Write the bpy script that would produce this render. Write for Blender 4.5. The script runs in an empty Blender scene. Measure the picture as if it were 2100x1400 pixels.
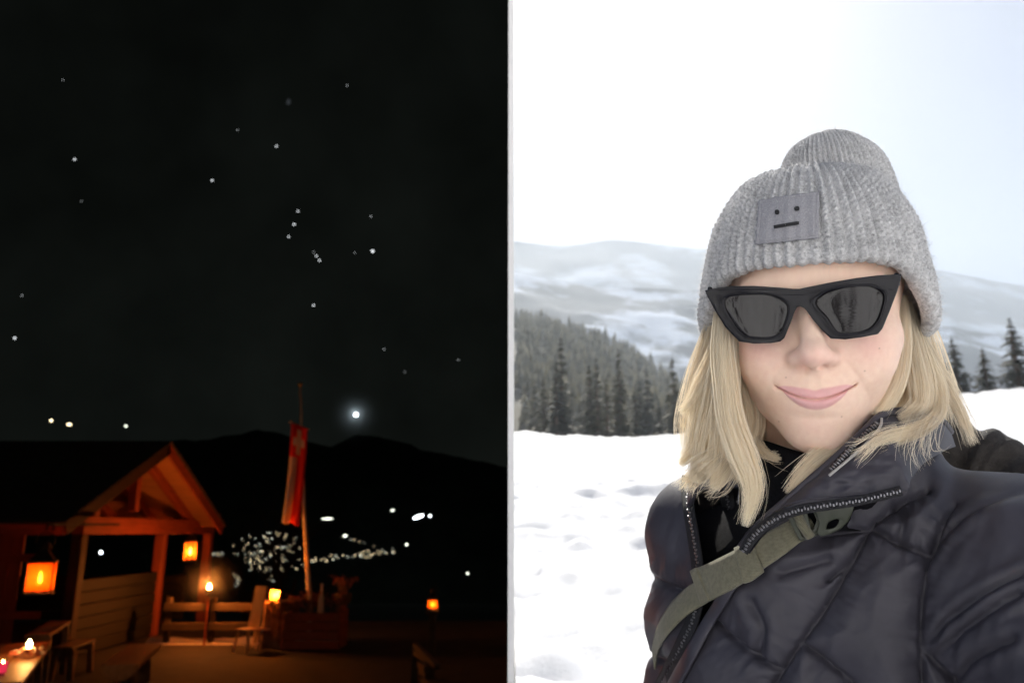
import bpy, bmesh, math, random
import numpy as np
from mathutils import Vector, Matrix

random.seed(7)
RNG = np.random.default_rng(11)
R = math.radians
SC = bpy.context.scene
COL = SC.collection

# ------------------------------------------------------------------ camera, sky, sun, exposure
CAM_H = 2.04
PITCH = R(13.7)
FPX = 1600.0                       # focal length in pixels of the 2100 px wide photograph
cam_d = bpy.data.cameras.new('camera')
cam = bpy.data.objects.new('camera', cam_d)
COL.objects.link(cam)
cam.location = (0, 0, CAM_H)
cam.rotation_euler = (math.pi / 2 + PITCH, 0, 0)
cam_d.sensor_width = 36.0
cam_d.lens = 36.0 * FPX / 2100.0
cam_d.clip_start = 0.02
cam_d.clip_end = 30000
cam_d.dof.use_dof = True
cam_d.dof.focus_distance = 0.63
cam_d.dof.aperture_fstop = 9.0
SC.camera = cam

SUN_AZ, SUN_EL = R(4.0), R(42.0)   # azimuth to the right of straight ahead
world = bpy.data.worlds.new('World')
SC.world = world
world.use_nodes = True
wt = world.node_tree
for n in list(wt.nodes):
    wt.nodes.remove(n)
w_out = wt.nodes.new('ShaderNodeOutputWorld')
w_bg = wt.nodes.new('ShaderNodeBackground')
w_sky = wt.nodes.new('ShaderNodeTexSky')
w_sky.sky_type = 'NISHITA'
w_sky.sun_disc = False
w_sky.sun_elevation = SUN_EL
w_sky.sun_rotation = SUN_AZ
w_sky.altitude = 1400
w_sky.air_density = 0.8
w_sky.dust_density = 4.0
w_sky.ozone_density = 0.5
wt.links.new(w_sky.outputs[0], w_bg.inputs[0])
wt.links.new(w_bg.outputs[0], w_out.inputs[0])
w_bg.inputs[1].default_value = 0.05

sun_d = bpy.data.lights.new('sun', 'SUN')
sun_d.energy = 5.0
sun_d.angle = R(0.6)
sun_d.color = (1.0, 0.955, 0.88)
sun = bpy.data.objects.new('sun', sun_d)
COL.objects.link(sun)
sun_dir = Vector((math.sin(SUN_AZ) * math.cos(SUN_EL), math.cos(SUN_AZ) * math.cos(SUN_EL), math.sin(SUN_EL)))
sun.rotation_euler = sun_dir.to_track_quat('Z', 'Y').to_euler()
sun.location = (20, 60, 80)

SC.view_settings.view_transform = 'Standard'
SC.view_settings.look = 'None'
SC.view_settings.exposure = 1.15
SC.view_settings.gamma = 1.0
SC.view_settings.use_curve_mapping = False
SC.cycles.use_denoising = True
SC.cycles.max_bounces = 10
SC.cycles.diffuse_bounces = 6
SC.cycles.transparent_max_bounces = 8
SC.cycles.volume_bounces = 0
SC.cycles.sample_clamp_indirect = 6.0
SC.cycles.caustics_reflective = False
SC.cycles.caustics_refractive = False

# ------------------------------------------------------------------ helpers
CP, SP = math.cos(PITCH), math.sin(PITCH)


def c2w(a):
    """camera frame (right, depth, up) -> world"""
    a = np.asarray(a, float)
    o = np.empty_like(a)
    o[..., 0] = a[..., 0]
    o[..., 1] = a[..., 1] * CP - a[..., 2] * SP
    o[..., 2] = a[..., 1] * SP + a[..., 2] * CP + CAM_H
    return o


def w2c(a):
    a = np.asarray(a, float)
    o = np.empty_like(a)
    z = a[..., 2] - CAM_H
    o[..., 0] = a[..., 0]
    o[..., 1] = a[..., 1] * CP + z * SP
    o[..., 2] = -a[..., 1] * SP + z * CP
    return o


def pxc(px, py, d):
    """photo pixel and optical depth -> camera frame"""
    return np.stack([(np.asarray(px, float) - 1050) / FPX * d, np.zeros_like(np.asarray(px, float)) + d,
                     (700 - np.asarray(py, float)) / FPX * d], -1)


def pxw(px, py, d):
    return c2w(pxc(px, py, d))


def pxray(px, py):
    """world point on the pixel's ray at horizontal distance y = 1"""
    v = pxw(px, py, 1.0) - np.array([0, 0, CAM_H])
    return v / v[1]


def at_y(px, py, y):
    """world point where the pixel's ray meets the plane of that world y"""
    return np.array([0, 0, CAM_H]) + pxray(px, py) * y


def at_x(px, py, x):
    r = pxray(px, py)
    return np.array([0, 0, CAM_H]) + r * (x / r[0])


def at_z(px, py, z):
    r = pxray(px, py)
    return np.array([0, 0, CAM_H]) + r * ((z - CAM_H) / r[2])


def proj(w):
    c = w2c(w)
    return 1050 + FPX * c[..., 0] / c[..., 1], 700 - FPX * c[..., 2] / c[..., 1], c[..., 1]


def mk(name, V, F, mat=None, parent=None, smooth=False, cols=None, mats=None, midx=None):
    """one mesh object from arrays (F: array of quads/tris or list of mixed faces)"""
    me = bpy.data.meshes.new(name)
    V = np.asarray(V, np.float32).reshape(-1, 3)
    if isinstance(F, np.ndarray) and F.ndim == 2:
        nf, k = F.shape
        me.vertices.add(len(V))
        me.vertices.foreach_set('co', V.ravel())
        me.loops.add(nf * k)
        me.loops.foreach_set('vertex_index', F.astype(np.int32).ravel())
        me.polygons.add(nf)
        me.polygons.foreach_set('loop_start', np.arange(0, nf * k, k, dtype=np.int32))
        me.update(calc_edges=True)
        me.validate()
    else:
        me.from_pydata([tuple(map(float, v)) for v in V], [], [tuple(map(int, f)) for f in F])
        me.update()
    if smooth:
        me.polygons.foreach_set('use_smooth', np.ones(len(me.polygons), bool))
    if cols is not None:
        at = me.color_attributes.new('tint', 'FLOAT_COLOR', 'POINT')
        c4 = np.ones((len(V), 4), np.float32)
        c4[:, :3] = cols
        at.data.foreach_set('color', c4.ravel())
    if mats:
        for m in mats:
            me.materials.append(m)
        me.polygons.foreach_set('material_index', np.asarray(midx, np.int32))
    elif mat:
        me.materials.append(mat)
    o = bpy.data.objects.new(name, me)
    COL.objects.link(o)
    if parent:
        o.parent = parent
    return o


def tag(o, label=None, cat=None, group=None, kind=None):
    if label:
        o['label'] = label
    if cat:
        o['category'] = cat
    if group:
        o['group'] = group
    if kind:
        o['kind'] = kind
    return o


def thing(name, loc, label, cat, group=None, rz=0.0):
    o = bpy.data.objects.new(name, None)
    o.empty_display_size = 0.1
    COL.objects.link(o)
    o.location = tuple(float(v) for v in loc)
    o.rotation_euler = (0, 0, rz)
    return tag(o, label, cat, group)


def copy_tree(o, parent=None):
    c = o.copy()
    COL.objects.link(c)
    c.parent = parent
    for k in ('label', 'group', 'category'):
        if k in o.keys():
            c[k] = o[k]
    for ch in list(o.children):
        copy_tree(ch, c)
    return c


class MB:
    """collects boxes, bars, tubes and lathes into one mesh"""
    def __init__(s):
        s.V, s.F, s.n = [], [], 0

    def add(s, V, F):
        V = np.asarray(V, float).reshape(-1, 3)
        s.V.append(V)
        s.F += [tuple(int(i) + s.n for i in f) for f in F]
        s.n += len(V)
        return s

    def box(s, c, size, M=None, bev=0.0):
        hx, hy, hz = [v / 2 for v in size]
        b = min(bev, hx * .9, hy * .9, hz * .9)
        if b <= 0:
            V = np.array([(x, y, z) for x in (-hx, hx) for y in (-hy, hy) for z in (-hz, hz)])
            F = [(0, 1, 3, 2), (4, 6, 7, 5), (0, 4, 5, 1), (2, 3, 7, 6), (0, 2, 6, 4), (1, 5, 7, 3)]
        else:
            bm = bmesh.new()
            bmesh.ops.create_cube(bm, size=1)
            for v in bm.verts:
                v.co = Vector((v.co.x * 2 * hx, v.co.y * 2 * hy, v.co.z * 2 * hz))
            bmesh.ops.bevel(bm, geom=list(bm.edges), offset=b, segments=1, affect='EDGES')
            bm.verts.index_update()
            V = np.array([v.co[:] for v in bm.verts])
            F = [tuple(v.index for v in f.verts) for f in bm.faces]
            bm.free()
        if M is not None:
            V = V @ np.array(M.to_3x3()).T
        return s.add(V + np.asarray(c, float), F)

    def bar(s, p, q, w, h, up=(0, 0, 1), bev=0.0):
        """box-section bar from p to q, w across, h along up"""
        p, q = Vector(p), Vector(q)
        d = q - p
        L = d.length
        d.normalize()
        u = Vector(up)
        r = d.cross(u)
        if r.length < 1e-4:
            r = d.cross(Vector((1, 0, 0)))
        r.normalize()
        u = r.cross(d)
        M = Matrix((r, d, u)).transposed()
        return s.box((p + q) / 2, (w, L, h), M, bev)

    def tube(s, pts, rad, k=8, caps=True):
        pts = [Vector(p) for p in pts]
        n = len(pts)
        if not hasattr(rad, '__len__'):
            rad = [rad] * n
        V, F = [], []
        prev = None
        for i, p in enumerate(pts):
            t = (pts[min(i + 1, n - 1)] - pts[max(i - 1, 0)])
            if t.length < 1e-9:
                t = Vector((0, 0, 1))
            t.normalize()
            a = prev if prev is not None else (Vector((1, 0, 0)) if abs(t.x) < .8 else Vector((0, 1, 0)))
            a = a - t * a.dot(t)
            a.normalize()
            prev = a
            b = t.cross(a)
            for j in range(k):
                an = 2 * math.pi * j / k
                V.append(p + (a * math.cos(an) + b * math.sin(an)) * rad[i])
        for i in range(n - 1):
            for j in range(k):
                F.append((i * k + j, i * k + (j + 1) % k, (i + 1) * k + (j + 1) % k, (i + 1) * k + j))
        if caps:
            F.append(tuple(range(k))[::-1])
            F.append(tuple((n - 1) * k + j for j in range(k)))
        return s.add([v[:] for v in V], F)

    def lathe(s, prof, c=(0, 0, 0), k=16):
        V, F = [], []
        for (r, z) in prof:
            for j in range(k):
                an = 2 * math.pi * j / k
                V.append((c[0] + r * math.cos(an), c[1] + r * math.sin(an), c[2] + z))
        n = len(prof)
        for i in range(n - 1):
            for j in range(k):
                F.append((i * k + j, i * k + (j + 1) % k, (i + 1) * k + (j + 1) % k, (i + 1) * k + j))
        F.append(tuple(range(k))[::-1])
        F.append(tuple((n - 1) * k + j for j in range(k)))
        return s.add(V, F)

    def build(s, name, mat, parent=None, smooth=False):
        return mk(name, np.concatenate(s.V), s.F, mat, parent, smooth)


def vnoise(p, seed=0):
    """smooth value noise on an (N,2) or (N,3) array, range 0..1"""
    p = np.asarray(p, float)
    i = np.floor(p).astype(np.int64)
    f = p - i
    f = f * f * (3 - 2 * f)
    D = p.shape[1]
    out = np.zeros(len(p))
    for c in range(2 ** D):
        w = np.ones(len(p))
        h = np.full(len(p), seed * 374761393 + 1013904223, np.int64)
        for k in range(D):
            b = (c >> k) & 1
            w *= f[:, k] if b else 1 - f[:, k]
            h = (h ^ ((i[:, k] + b) * (668265263, 2147483647 - 1640531, 374761393)[k])) * 1274126177 & 0xFFFFFFFF
            h = h ^ (h >> 15)
        h = (h * 2246822519) & 0xFFFFFFFF
        h = h ^ (h >> 13)
        out += w * ((h & 0xFFFF) / 65535.0)
    return out


def fbm(p, octv=4, seed=0, gain=.5):
    p = np.asarray(p, float)
    a, s, t = 1.0, 0.0, np.zeros(len(p))
    for k in range(octv):
        t += a * vnoise(p * 2 ** k + 17.3 * k, seed + k)
        s += a
        a *= gain
    return t / s


def smooth01(e0, e1, x):
    t = np.clip((x - e0) / (e1 - e0), 0, 1)
    return t * t * (3 - 2 * t)


# ------------------------------------------------------------------ materials
class NT:
    def __init__(s, name):
        s.m = bpy.data.materials.new(name)
        s.m.use_nodes = True
        s.t = s.m.node_tree
        s.b = s.t.nodes['Principled BSDF']
        s.out = s.t.nodes['Material Output']

    def n(s, typ, **kw):
        nd = s.t.nodes.new('ShaderNode' + typ)
        for k, v in kw.items():
            if k.startswith('i_'):
                nd.inputs[k[2:].replace('_', ' ')].default_value = v
            else:
                setattr(nd, k, v)
        return nd

    def l(s, a, b):
        s.t.links.new(a, b)

    def set(s, **kw):
        for k, v in kw.items():
            s.b.inputs[k.replace('_', ' ')].default_value = v

    def coord(s, scale=(1, 1, 1), kind='Object'):
        tc = s.n('TexCoord')
        mp = s.n('Mapping')
        mp.inputs['Scale'].default_value = scale
        s.l(tc.outputs[kind], mp.inputs['Vector'])
        return mp.outputs[0]

    def noise(s, vec, scale, detail=4, rough=.55):
        nd = s.n('TexNoise')
        nd.inputs['Scale'].default_value = scale
        nd.inputs['Detail'].default_value = detail
        nd.inputs['Roughness'].default_value = rough
        if vec is not None:
            s.l(vec, nd.inputs['Vector'])
        return nd.outputs['Fac']

    def ramp(s, fac, stops):
        nd = s.n('ValToRGB')
        e = nd.color_ramp.elements
        while len(e) < len(stops):
            e.new(0.5)
        for i, (p, c) in enumerate(stops):
            e[i].position = p
            e[i].color = (*c, 1)
        s.l(fac, nd.inputs[0])
        return nd.outputs[0]

    def bump(s, h, strength=.3, dist=.01):
        nd = s.n('Bump')
        nd.inputs['Strength'].default_value = strength
        nd.inputs['Distance'].default_value = dist
        s.l(h, nd.inputs['Height'])
        s.l(nd.outputs[0], s.b.inputs['Normal'])
        return nd


def m_plain(name, col, rough=.6, var=.25, scale=6, bump=.15, metal=0.0, spec=.5):
    t = NT(name)
    v = t.coord()
    f = t.noise(v, scale, 5)
    lo = tuple(max(0, c * (1 - var)) for c in col)
    hi = tuple(min(1, c * (1 + var)) for c in col)
    t.l(t.ramp(f, [(.3, lo), (.7, hi)]), t.b.inputs['Base Color'])
    t.set(Roughness=rough, Metallic=metal)
    t.b.inputs['Specular IOR Level'].default_value = spec
    if bump:
        t.bump(t.noise(v, scale * 6, 4), bump, .01)
    return t.m


def m_emit(name, col, strength):
    t = NT(name)
    e = t.n('Emission')
    e.inputs[0].default_value = (*col, 1)
    e.inputs[1].default_value = strength
    t.l(e.outputs[0], t.out.inputs[0])
    return t.m


def m_wood(name, col, dark=.5, scale=1.0, rough=.65, axis=0):
    t = NT(name)
    sc = [9 * scale] * 3
    sc[axis] = .7 * scale
    v = t.coord(tuple(sc))
    f = t.noise(v, 2.5, 7, .65)
    f2 = t.noise(t.coord((.8, .8, .8)), 1.3, 3)
    mx = t.n('Math', operation='MULTIPLY_ADD')
    t.l(f, mx.inputs[0])
    mx.inputs[1].default_value = .75
    m2 = t.n('Math', operation='MULTIPLY')
    t.l(f2, m2.inputs[0])
    m2.inputs[1].default_value = .25
    t.l(m2.outputs[0], mx.inputs[2])
    c0 = tuple(c * dark for c in col)
    t.l(t.ramp(mx.outputs[0], [(.33, c0), (.52, col), (.7, tuple(min(1, c * 1.25) for c in col))]), t.b.inputs['Base Color'])
    t.set(Roughness=rough)
    t.bump(f, .5, .01)
    return t.m


def point_light(name, loc, power, col, rad, parent):
    d = bpy.data.lights.new(name, 'POINT')
    d.energy = power
    d.color = col
    d.shadow_soft_size = rad
    o = bpy.data.objects.new(name, d)
    COL.objects.link(o)
    o.parent = parent
    o.location = loc
    return o
# ================================================================== NIGHT PLACE (left of the partition)
D0 = 1.5                     # the white partition begins here
NX = -0.004
t = NT('night_sky_air')
tc = t.n('TexCoord')
sx = t.n('SeparateXYZ')
t.l(tc.outputs['Object'], sx.inputs[0])
nz = t.noise(t.coord((.002, .002, .002)), 2.0, 3)
rp = t.n('MapRange')
rp.inputs['From Min'].default_value = 60
rp.inputs['From Max'].default_value = 900
rp.inputs['To Min'].default_value = .0026
rp.inputs['To Max'].default_value = .0017
t.l(sx.outputs['Z'], rp.inputs['Value'])
ml = t.n('Math', operation='MULTIPLY')
t.l(rp.outputs[0], ml.inputs[0])
mr = t.n('MapRange')
mr.inputs['From Min'].default_value = .25
mr.inputs['From Max'].default_value = .75
mr.inputs['To Min'].default_value = .6
mr.inputs['To Max'].default_value = 1.35
t.l(nz, mr.inputs['Value'])
t.l(mr.outputs[0], ml.inputs[1])
em = t.n('Emission')
em.inputs[0].default_value = (.82, 1.0, .86, 1)
t.l(ml.outputs[0], em.inputs[1])
t.l(em.outputs[0], t.out.inputs[0])
M_NIGHT = t.m

# closed shell of the night: spherical far side, four sides back to the opening
RS = 1500.0
AZ = np.linspace(R(-60), 0, 41)
aa, ee = np.meshgrid(AZ, np.linspace(0, 1, 41), indexing='ij')
ee = R(-20) + ee * (np.arctan(.82 * np.cos(aa)) - R(-20))
P = np.stack([RS * np.sin(aa) * np.cos(ee) - .02, D0 + RS * np.cos(aa) * np.cos(ee), CAM_H + RS * np.sin(ee)], -1)
V = P.reshape(-1, 3)
idx = np.arange(41 * 41).reshape(41, 41)
F = [(idx[i, j], idx[i + 1, j], idx[i + 1, j + 1], idx[i, j + 1]) for i in range(40) for j in range(40)]
rim = lambda u, v: (NX + (-.95 * D0 - NX) * (1 - u), D0, CAM_H + (-.30 + 1.12 * v) * D0)
V = list(V)
def side(cells):
    base = len(V)
    for (i, j) in cells:
        V.append(rim(i / 40, j / 40))
    for k in range(len(cells) - 1):
        F.append((idx[cells[k]], idx[cells[k + 1]], base + k + 1, base + k))
side([(0, k) for k in range(41)])  # sides added to keep daylight out of the night
side([(40, k) for k in range(41)])
side([(k, 0) for k in range(41)])
side([(k, 40) for k in range(41)])
sky = mk('sky', np.array(V), F, M_NIGHT, smooth=True)
tag(sky, 'dark night sky over the terrace and valley', 'sky', kind='structure')

M_WHITE = m_plain('white_paint', (.86, .86, .86), .7, .02, 3, .05)
xl, xr = (1042 - 1050) / FPX * D0 / CP, (1054 - 1050) / FPX * D0 / CP
LW = 1440.0
prof = [(D0, -3.0), (LW, -620.0), (LW, CAM_H + .85 * LW), (D0, CAM_H + 1.02 * D0)]  # added wall: parts the two places and shields the night from daylight
tag(MB().add([(x, y, z) for x in (xl, xr) for y, z in prof], [(0, 1, 2, 3), (7, 6, 5, 4), (0, 4, 5, 1), (1, 5, 6, 2), (2, 6, 7, 3), (3, 7, 4, 0)]).build('added_partition', M_WHITE),
    'thin white partition wall added between the night terrace and the snowfield', 'wall', kind='structure')

# night ground: terrace, valley, far ridge
M_DIRT = m_plain('trodden_earth', (.018, .014, .010), .9, .4, 3, .5)
M_DARKHILL = m_plain('dark_hillside', (.02, .026, .02), .95, .5, .02, 0)
ys = np.concatenate([np.linspace(5, 24, 60), np.geomspace(25, 1100, 60)])
us = np.linspace(0, 1, 70)
yy, uu = np.meshgrid(ys, us, indexing='ij')
xx = -.03 - uu * (yy * 1.05 + 4)
zz = np.where(yy < 19.5, 0, -(yy - 19.5) * .085 - 2.2 * smooth01(19.5, 26, yy))
zz = zz + .03 * (fbm(np.stack([xx.ravel() * .8, yy.ravel() * .8], 1), 4, 3).reshape(xx.shape) - .5)
zz = zz + smooth01(60, 400, yy) * 14 * (fbm(np.stack([xx.ravel() * .006, yy.ravel() * .006], 1), 3, 5).reshape(xx.shape) - .6)
n0, n1 = yy.shape
gi = np.arange(n0 * n1).reshape(n0, n1)
GF = np.stack([gi[:-1, :-1], gi[:-1, 1:], gi[1:, 1:], gi[1:, :-1]], -1).reshape(-1, 4)
gmid = (yy[:-1, :-1] > 22).reshape(-1).astype(int)
g = mk('ground', np.stack([xx, yy, zz], -1), GF, smooth=True, mats=[M_DIRT, M_DARKHILL], midx=gmid)
tag(g, 'trodden terrace ground falling away to the dark valley', 'ground', kind='structure')

RIDGE = [(-300, 840), (0, 858), (150, 868), (260, 884), (400, 903), (470, 893), (530, 880), (600, 895), (680, 915), (730, 892),
         (800, 900), (900, 930), (1048, 960)]
rx = np.linspace(-300, 1048.5, 180)
ry = np.interp(rx, [p[0] for p in RIDGE], [p[1] for p in RIDGE]) + 10 * (fbm(np.stack([rx * .03, rx * 0], 1), 4, 8) - .5)
rows = []
for k, tt in enumerate(np.linspace(0, 1, 16)):
    top = np.array([at_y(px, py, 1380.0) for px, py in zip(rx, ry)])
    bot = np.array([at_y(px, 1275, 1000.0) for px in rx])
    e = tt ** 1.25
    q = bot * (1 - tt) + top * tt
    q[:, 2] = bot[:, 2] * (1 - e) + top[:, 2] * e + 22 * math.sin(math.pi * tt) * (fbm(np.stack([rx * .02, rx * 0 + tt * 4], 1), 4, 9) - .5)
    rows.append(q)
rows = np.array(rows)
gi = np.arange(rows.shape[0] * rows.shape[1]).reshape(rows.shape[:2])
GF = np.stack([gi[:-1, :-1], gi[:-1, 1:], gi[1:, 1:], gi[1:, :-1]], -1).reshape(-1, 4)
tag(mk('mountain', rows, GF, M_DARKHILL, smooth=True), 'black mountain ridge behind the valley at night', 'mountain', kind='structure')

# ------------------------------------------------------------------ stars
ico = bmesh.new()
bmesh.ops.create_icosphere(ico, subdivisions=1, radius=1)
ICO_V = np.array([v.co[:] for v in ico.verts])
ICO_F = [tuple(v.index for v in f.verts) for f in ico.faces]
ico.free()
M_STAR = m_emit('star_light', (.92, .97, 1.0), 1.0)
M_STARD = m_emit('star_light_dim', (.92, .97, 1.0), .55)
STARS = [(153, 327, 1.7, 'bright star alone in the upper left of the night sky'),
         (435, 370, 1.7, 'bright star alone above the hut roof, left of the star chain'),
         (567, 300, 1.5, 'bright star highest above the chain of three, below the faint smudge'),
         (611, 433, 1.4, 'uppermost star of the leaning chain of three'),
         (603, 460, 1.7, 'middle star of the leaning chain of three'),
         (592, 485, 1.4, 'lowest star of the leaning chain of three'),
         (643, 517, .9, 'faint uppermost star of the tight little row'),
         (649, 525, 1.4, 'middle star of the tight little row'),
         (655, 534, 1.6, 'lowest star of the tight little row'),
         (764, 515, 2.6, 'brightest star of the night sky, right of the tight row'),
         (761, 444, 1.1, 'faint star straight above the brightest star'),
         (643, 626, 1.5, 'star right above the flagpole, below the tight row'),
         (30, 693, 2.0, 'bright star near the left edge, low over the roof'),
         (45, 606, 1.0, 'faint star near the left edge, above the brighter one'),
         (167, 412, .8, 'faint star below the bright star of the upper left'),
         (712, 176, 1.0, 'topmost star, right of the faint smudge'),
         (129, 164, .9, 'faint star in the top left of the sky'),
         (487, 267, .8, 'faint star left of the highest bright star'),
         (727, 518, .8, 'faint star just left of the brightest star'),
         (788, 716, .9, 'faint star low on the right above the bright hill lamp'),
         (830, 762, .8, 'lowest faint star on the right of the sky'),
         (940, 738, .8, 'faint star at the far right of the sky')]
star_me = {}
for (px, py, r_, lab) in STARS:
    key = r_ < 1.2
    if key not in star_me:
        o = mk('star', ICO_V, ICO_F, M_STARD if key else M_STAR)
        star_me[key] = o.data
    else:
        o = bpy.data.objects.new('star', star_me[key])
        COL.objects.link(o)
    o.location = tuple(pxw(px, py, 1120.0))
    o.scale = (r_ * .72,) * 3
    tag(o, lab, 'star', 'stars in the night sky')
smv = fbm(ICO_V * 2, 2, 4)[:, None]
o = mk('nebula', ICO_V * np.array([3.2, 1, 5.0]) * (.6 + .8 * smv), ICO_F, m_emit('nebula_light', (.8, .9, 1), .015))
o.location = tuple(pxw(592, 209, 1120.0))
tag(o, 'faint grey smudge of light high in the night sky', 'nebula')

# ------------------------------------------------------------------ far lamps and the village
M_LAMPC = m_emit('cold_lamp_light', (.85, .96, 1.0), 5.0)
M_LAMPW = m_emit('warm_lamp_light', (1.0, .80, .48), 2.6)
M_LAMPG = m_emit('pale_lamp_light', (.95, 1.0, .82), 2.2)
lamp_me = {}
def far_lamp(px, py, d, rpx, mat, name, label, cat, group=None, sq=(1, 1, 1)):
    key = mat.name
    if key not in lamp_me:
        o = mk(name, ICO_V, ICO_F, mat)
        lamp_me[key] = o.data
    else:
        o = bpy.data.objects.new(name, lamp_me[key])
        COL.objects.link(o)
    o.location = tuple(pxw(px, py, d))
    s = rpx / FPX * d
    o.scale = (s * sq[0], s * sq[1], s * sq[2])
    tag(o, label, cat, group)
    return o
hb = far_lamp(730, 850, 1000.0, 3.8, M_LAMPC, 'hill_floodlight', 'bluish white floodlight glowing over the ridge right of the flagpole', 'floodlight', None, (1.15, 1, 1))
far_lamp(858, 1059, 900.0, 6, M_LAMPC, 'slope_floodlight', 'cold floodlit streak on the dark slope at the right', 'floodlight', None, (2.1, 1, .55)).rotation_euler = (0, R(-18), 0)
far_lamp(882, 1057, 900.0, 2.2, M_LAMPC, 'slope_lamp', 'small lamp just right of the floodlit streak', 'lamp')
far_lamp(671, 1063, 900.0, 2.6, M_LAMPG, 'slope_lamp', 'thin line of light on the slope right of the flag', 'lamp', None, (5, 1, .6))
far_lamp(805, 1046, 900.0, 2.0, M_LAMPG, 'slope_lamp', 'dim lamp up left of the floodlit streak', 'lamp', None, (2, 1, .7))
far_lamp(105, 862, 950.0, 2.6, M_LAMPW, 'hill_lamp', 'leftmost lamp on the hill above the hut roof', 'lamp')
far_lamp(142, 870, 950.0, 2.8, M_LAMPW, 'hill_lamp', 'wider middle lamp on the hill above the hut roof', 'lamp', None, (1.8, 1, .8))
far_lamp(258, 873, 950.0, 2.0, M_LAMPG, 'hill_lamp', 'rightmost small lamp on the hill above the hut roof', 'lamp')
far_lamp(207, 1132, 700.0, 3.0, M_LAMPC, 'valley_lamp', 'single lamp seen through the open gable of the hut', 'lamp')
far_lamp(959, 1175, 800.0, 2.0, M_LAMPG, 'valley_lamp', 'single dim lamp low in the valley at the right', 'lamp')
far_lamp(834, 1116, 850.0, 2.2, M_LAMPG, 'valley_lamp', 'lamp past the right end of the village lights', 'lamp')
far_lamp(708, 1098, 850.0, 2.0, M_LAMPG, 'valley_lamp', 'lamp on the slope above the village lights', 'lamp', None, (2, 1, 1))
rv = random.Random(5)
vl = []
for k in range(150):
    x = 554 + rv.gauss(0, 34)
    y = 1098 + rv.random() * (92 - abs(x - 560) * .5) + rv.gauss(0, 4)
    if 478 < x < 632:
        vl.append((x, y, rv.uniform(1.1, 2.7)))
for k in range(14):
    x = rv.uniform(424, 492)
    vl.append((x, 1137 + rv.gauss(0, 2.5) - (x - 424) * .03, rv.uniform(1.0, 2.3)))
for k in range(10):
    vl.append((486 + rv.gauss(0, 5), 1188 + rv.gauss(0, 9), rv.uniform(1.3, 2.6)))
for k in range(52):
    x = rv.uniform(626, 812)
    vl.append((x, 1151 - (x - 626) * .125 + rv.gauss(0, 3.2), rv.uniform(1.1, 2.7)))
for k in range(9):
    x = rv.uniform(700, 770)
    vl.append((x, 1098 + (x - 700) * .3 + rv.gauss(0, 2), rv.uniform(.9, 1.6)))
for (x, y, r_) in vl:
    far_lamp(x, y, 850.0, r_ * .32, rv.choice([M_LAMPW, M_LAMPW, M_LAMPG]), 'village_lamp',
             'small distant village lamp among many in the valley behind the fence', 'village lamp', 'village lights in the valley')

# ------------------------------------------------------------------ hut
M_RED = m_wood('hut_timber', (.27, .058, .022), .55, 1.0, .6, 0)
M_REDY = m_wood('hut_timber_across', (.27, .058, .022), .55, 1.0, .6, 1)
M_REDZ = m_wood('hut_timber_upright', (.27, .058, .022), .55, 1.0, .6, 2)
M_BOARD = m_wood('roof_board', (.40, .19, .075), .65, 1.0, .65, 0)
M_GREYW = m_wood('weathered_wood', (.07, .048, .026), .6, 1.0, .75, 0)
M_SHADEW = m_wood('shaded_timber', (.035, .014, .008), .6, 1.0, .7, 1)  # near-black copy of the hut timber: shade put into its colour
M_PARA = m_wood('parapet_wood', (.010, .008, .004), .6, 1.0, .75, 1)  # parapet darkened in its colour in place of dimmer light
M_SHINGLE = m_plain('old_shingle', (.035, .03, .028), .95, .4, 8, .3)
M_IRON = m_plain('black_iron', (.03, .028, .026), .45, .2, 20, .2, .6)
XG = -6.75
hut = thing('timber_hut', (XG, 15, 0), 'open timber hut with a gable roof and red rafters lit by lanterns', 'hut')
H0 = np.array([XG, 15.0, 0])
L = lambda p: np.asarray(p, float) - H0
apex = at_x(346, 912, XG)
eavB = at_x(455, 1076, XG)
yA, zA = apex[1], apex[2]
yB, zB = eavB[1], eavB[2]
yF, zF = 2 * yA - yB, zB
slB = Vector((0, yB - yA, zB - zA)).normalized()
slF = Vector((0, yF - yA, zF - zA)).normalized()
nB = Vector((1, 0, 0)).cross(slB)
nB = nB if nB.z > 0 else -nB
nF = Vector((1, 0, 0)).cross(slF)
nF = nF if nF.z > 0 else -nF
LB = math.hypot(yB - yA, zB - zA)
LEN = 9.0
def roofpt(x, s, side, off):
    sl, nn = (slB, nB) if side == 'B' else (slF, nF)
    p = Vector((x, yA, zA)) + sl * s + nn * off
    return L(p)
# sheathing planks and shingle courses on both slopes
for side in 'BF':
    nn = nB if side == 'B' else nF
    n_pl = 13
    for k in range(n_pl):
        s = (k + .5) * LB / n_pl
        p, q = roofpt(XG - LEN, s, side, -.02 + .002 * (k % 2)), roofpt(XG - .02, s, side, -.02 + .002 * (k % 2))
        MB().bar(p, q, LB / n_pl - .012, .03, nn).build('roof_plank', M_BOARD, hut)
    for k in range(16):
        s = (k + .5) * (LB + .1) / 16
        p, q = roofpt(XG - LEN, s, side, .045), roofpt(XG + .06, s, side, .045)
        bb = MB().bar(p, q, (LB + .1) / 16 + .05, .03, Vector(nn) + (slB if side == 'B' else slF) * .12)
        bb.build('shingle_course', M_SHINGLE, hut)
    for k in range(7):
        x = XG - .55 - k * .85
        p, q = roofpt(x, .05, side, -.12), roofpt(x, LB - .15, side, -.12)
        MB().bar(p, q, .13, .17, nn, .008).build('rafter', M_REDY, hut)
    p, q = roofpt(XG, -.02, side, -.07), roofpt(XG, LB + .06, side, -.07)
    MB().bar(p, q, .05, .24, nn, .006).build('barge_board', M_REDY if side == 'B' else M_SHADEW, hut)
XT = XG - .55
ridge_z = zA - .33
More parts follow.
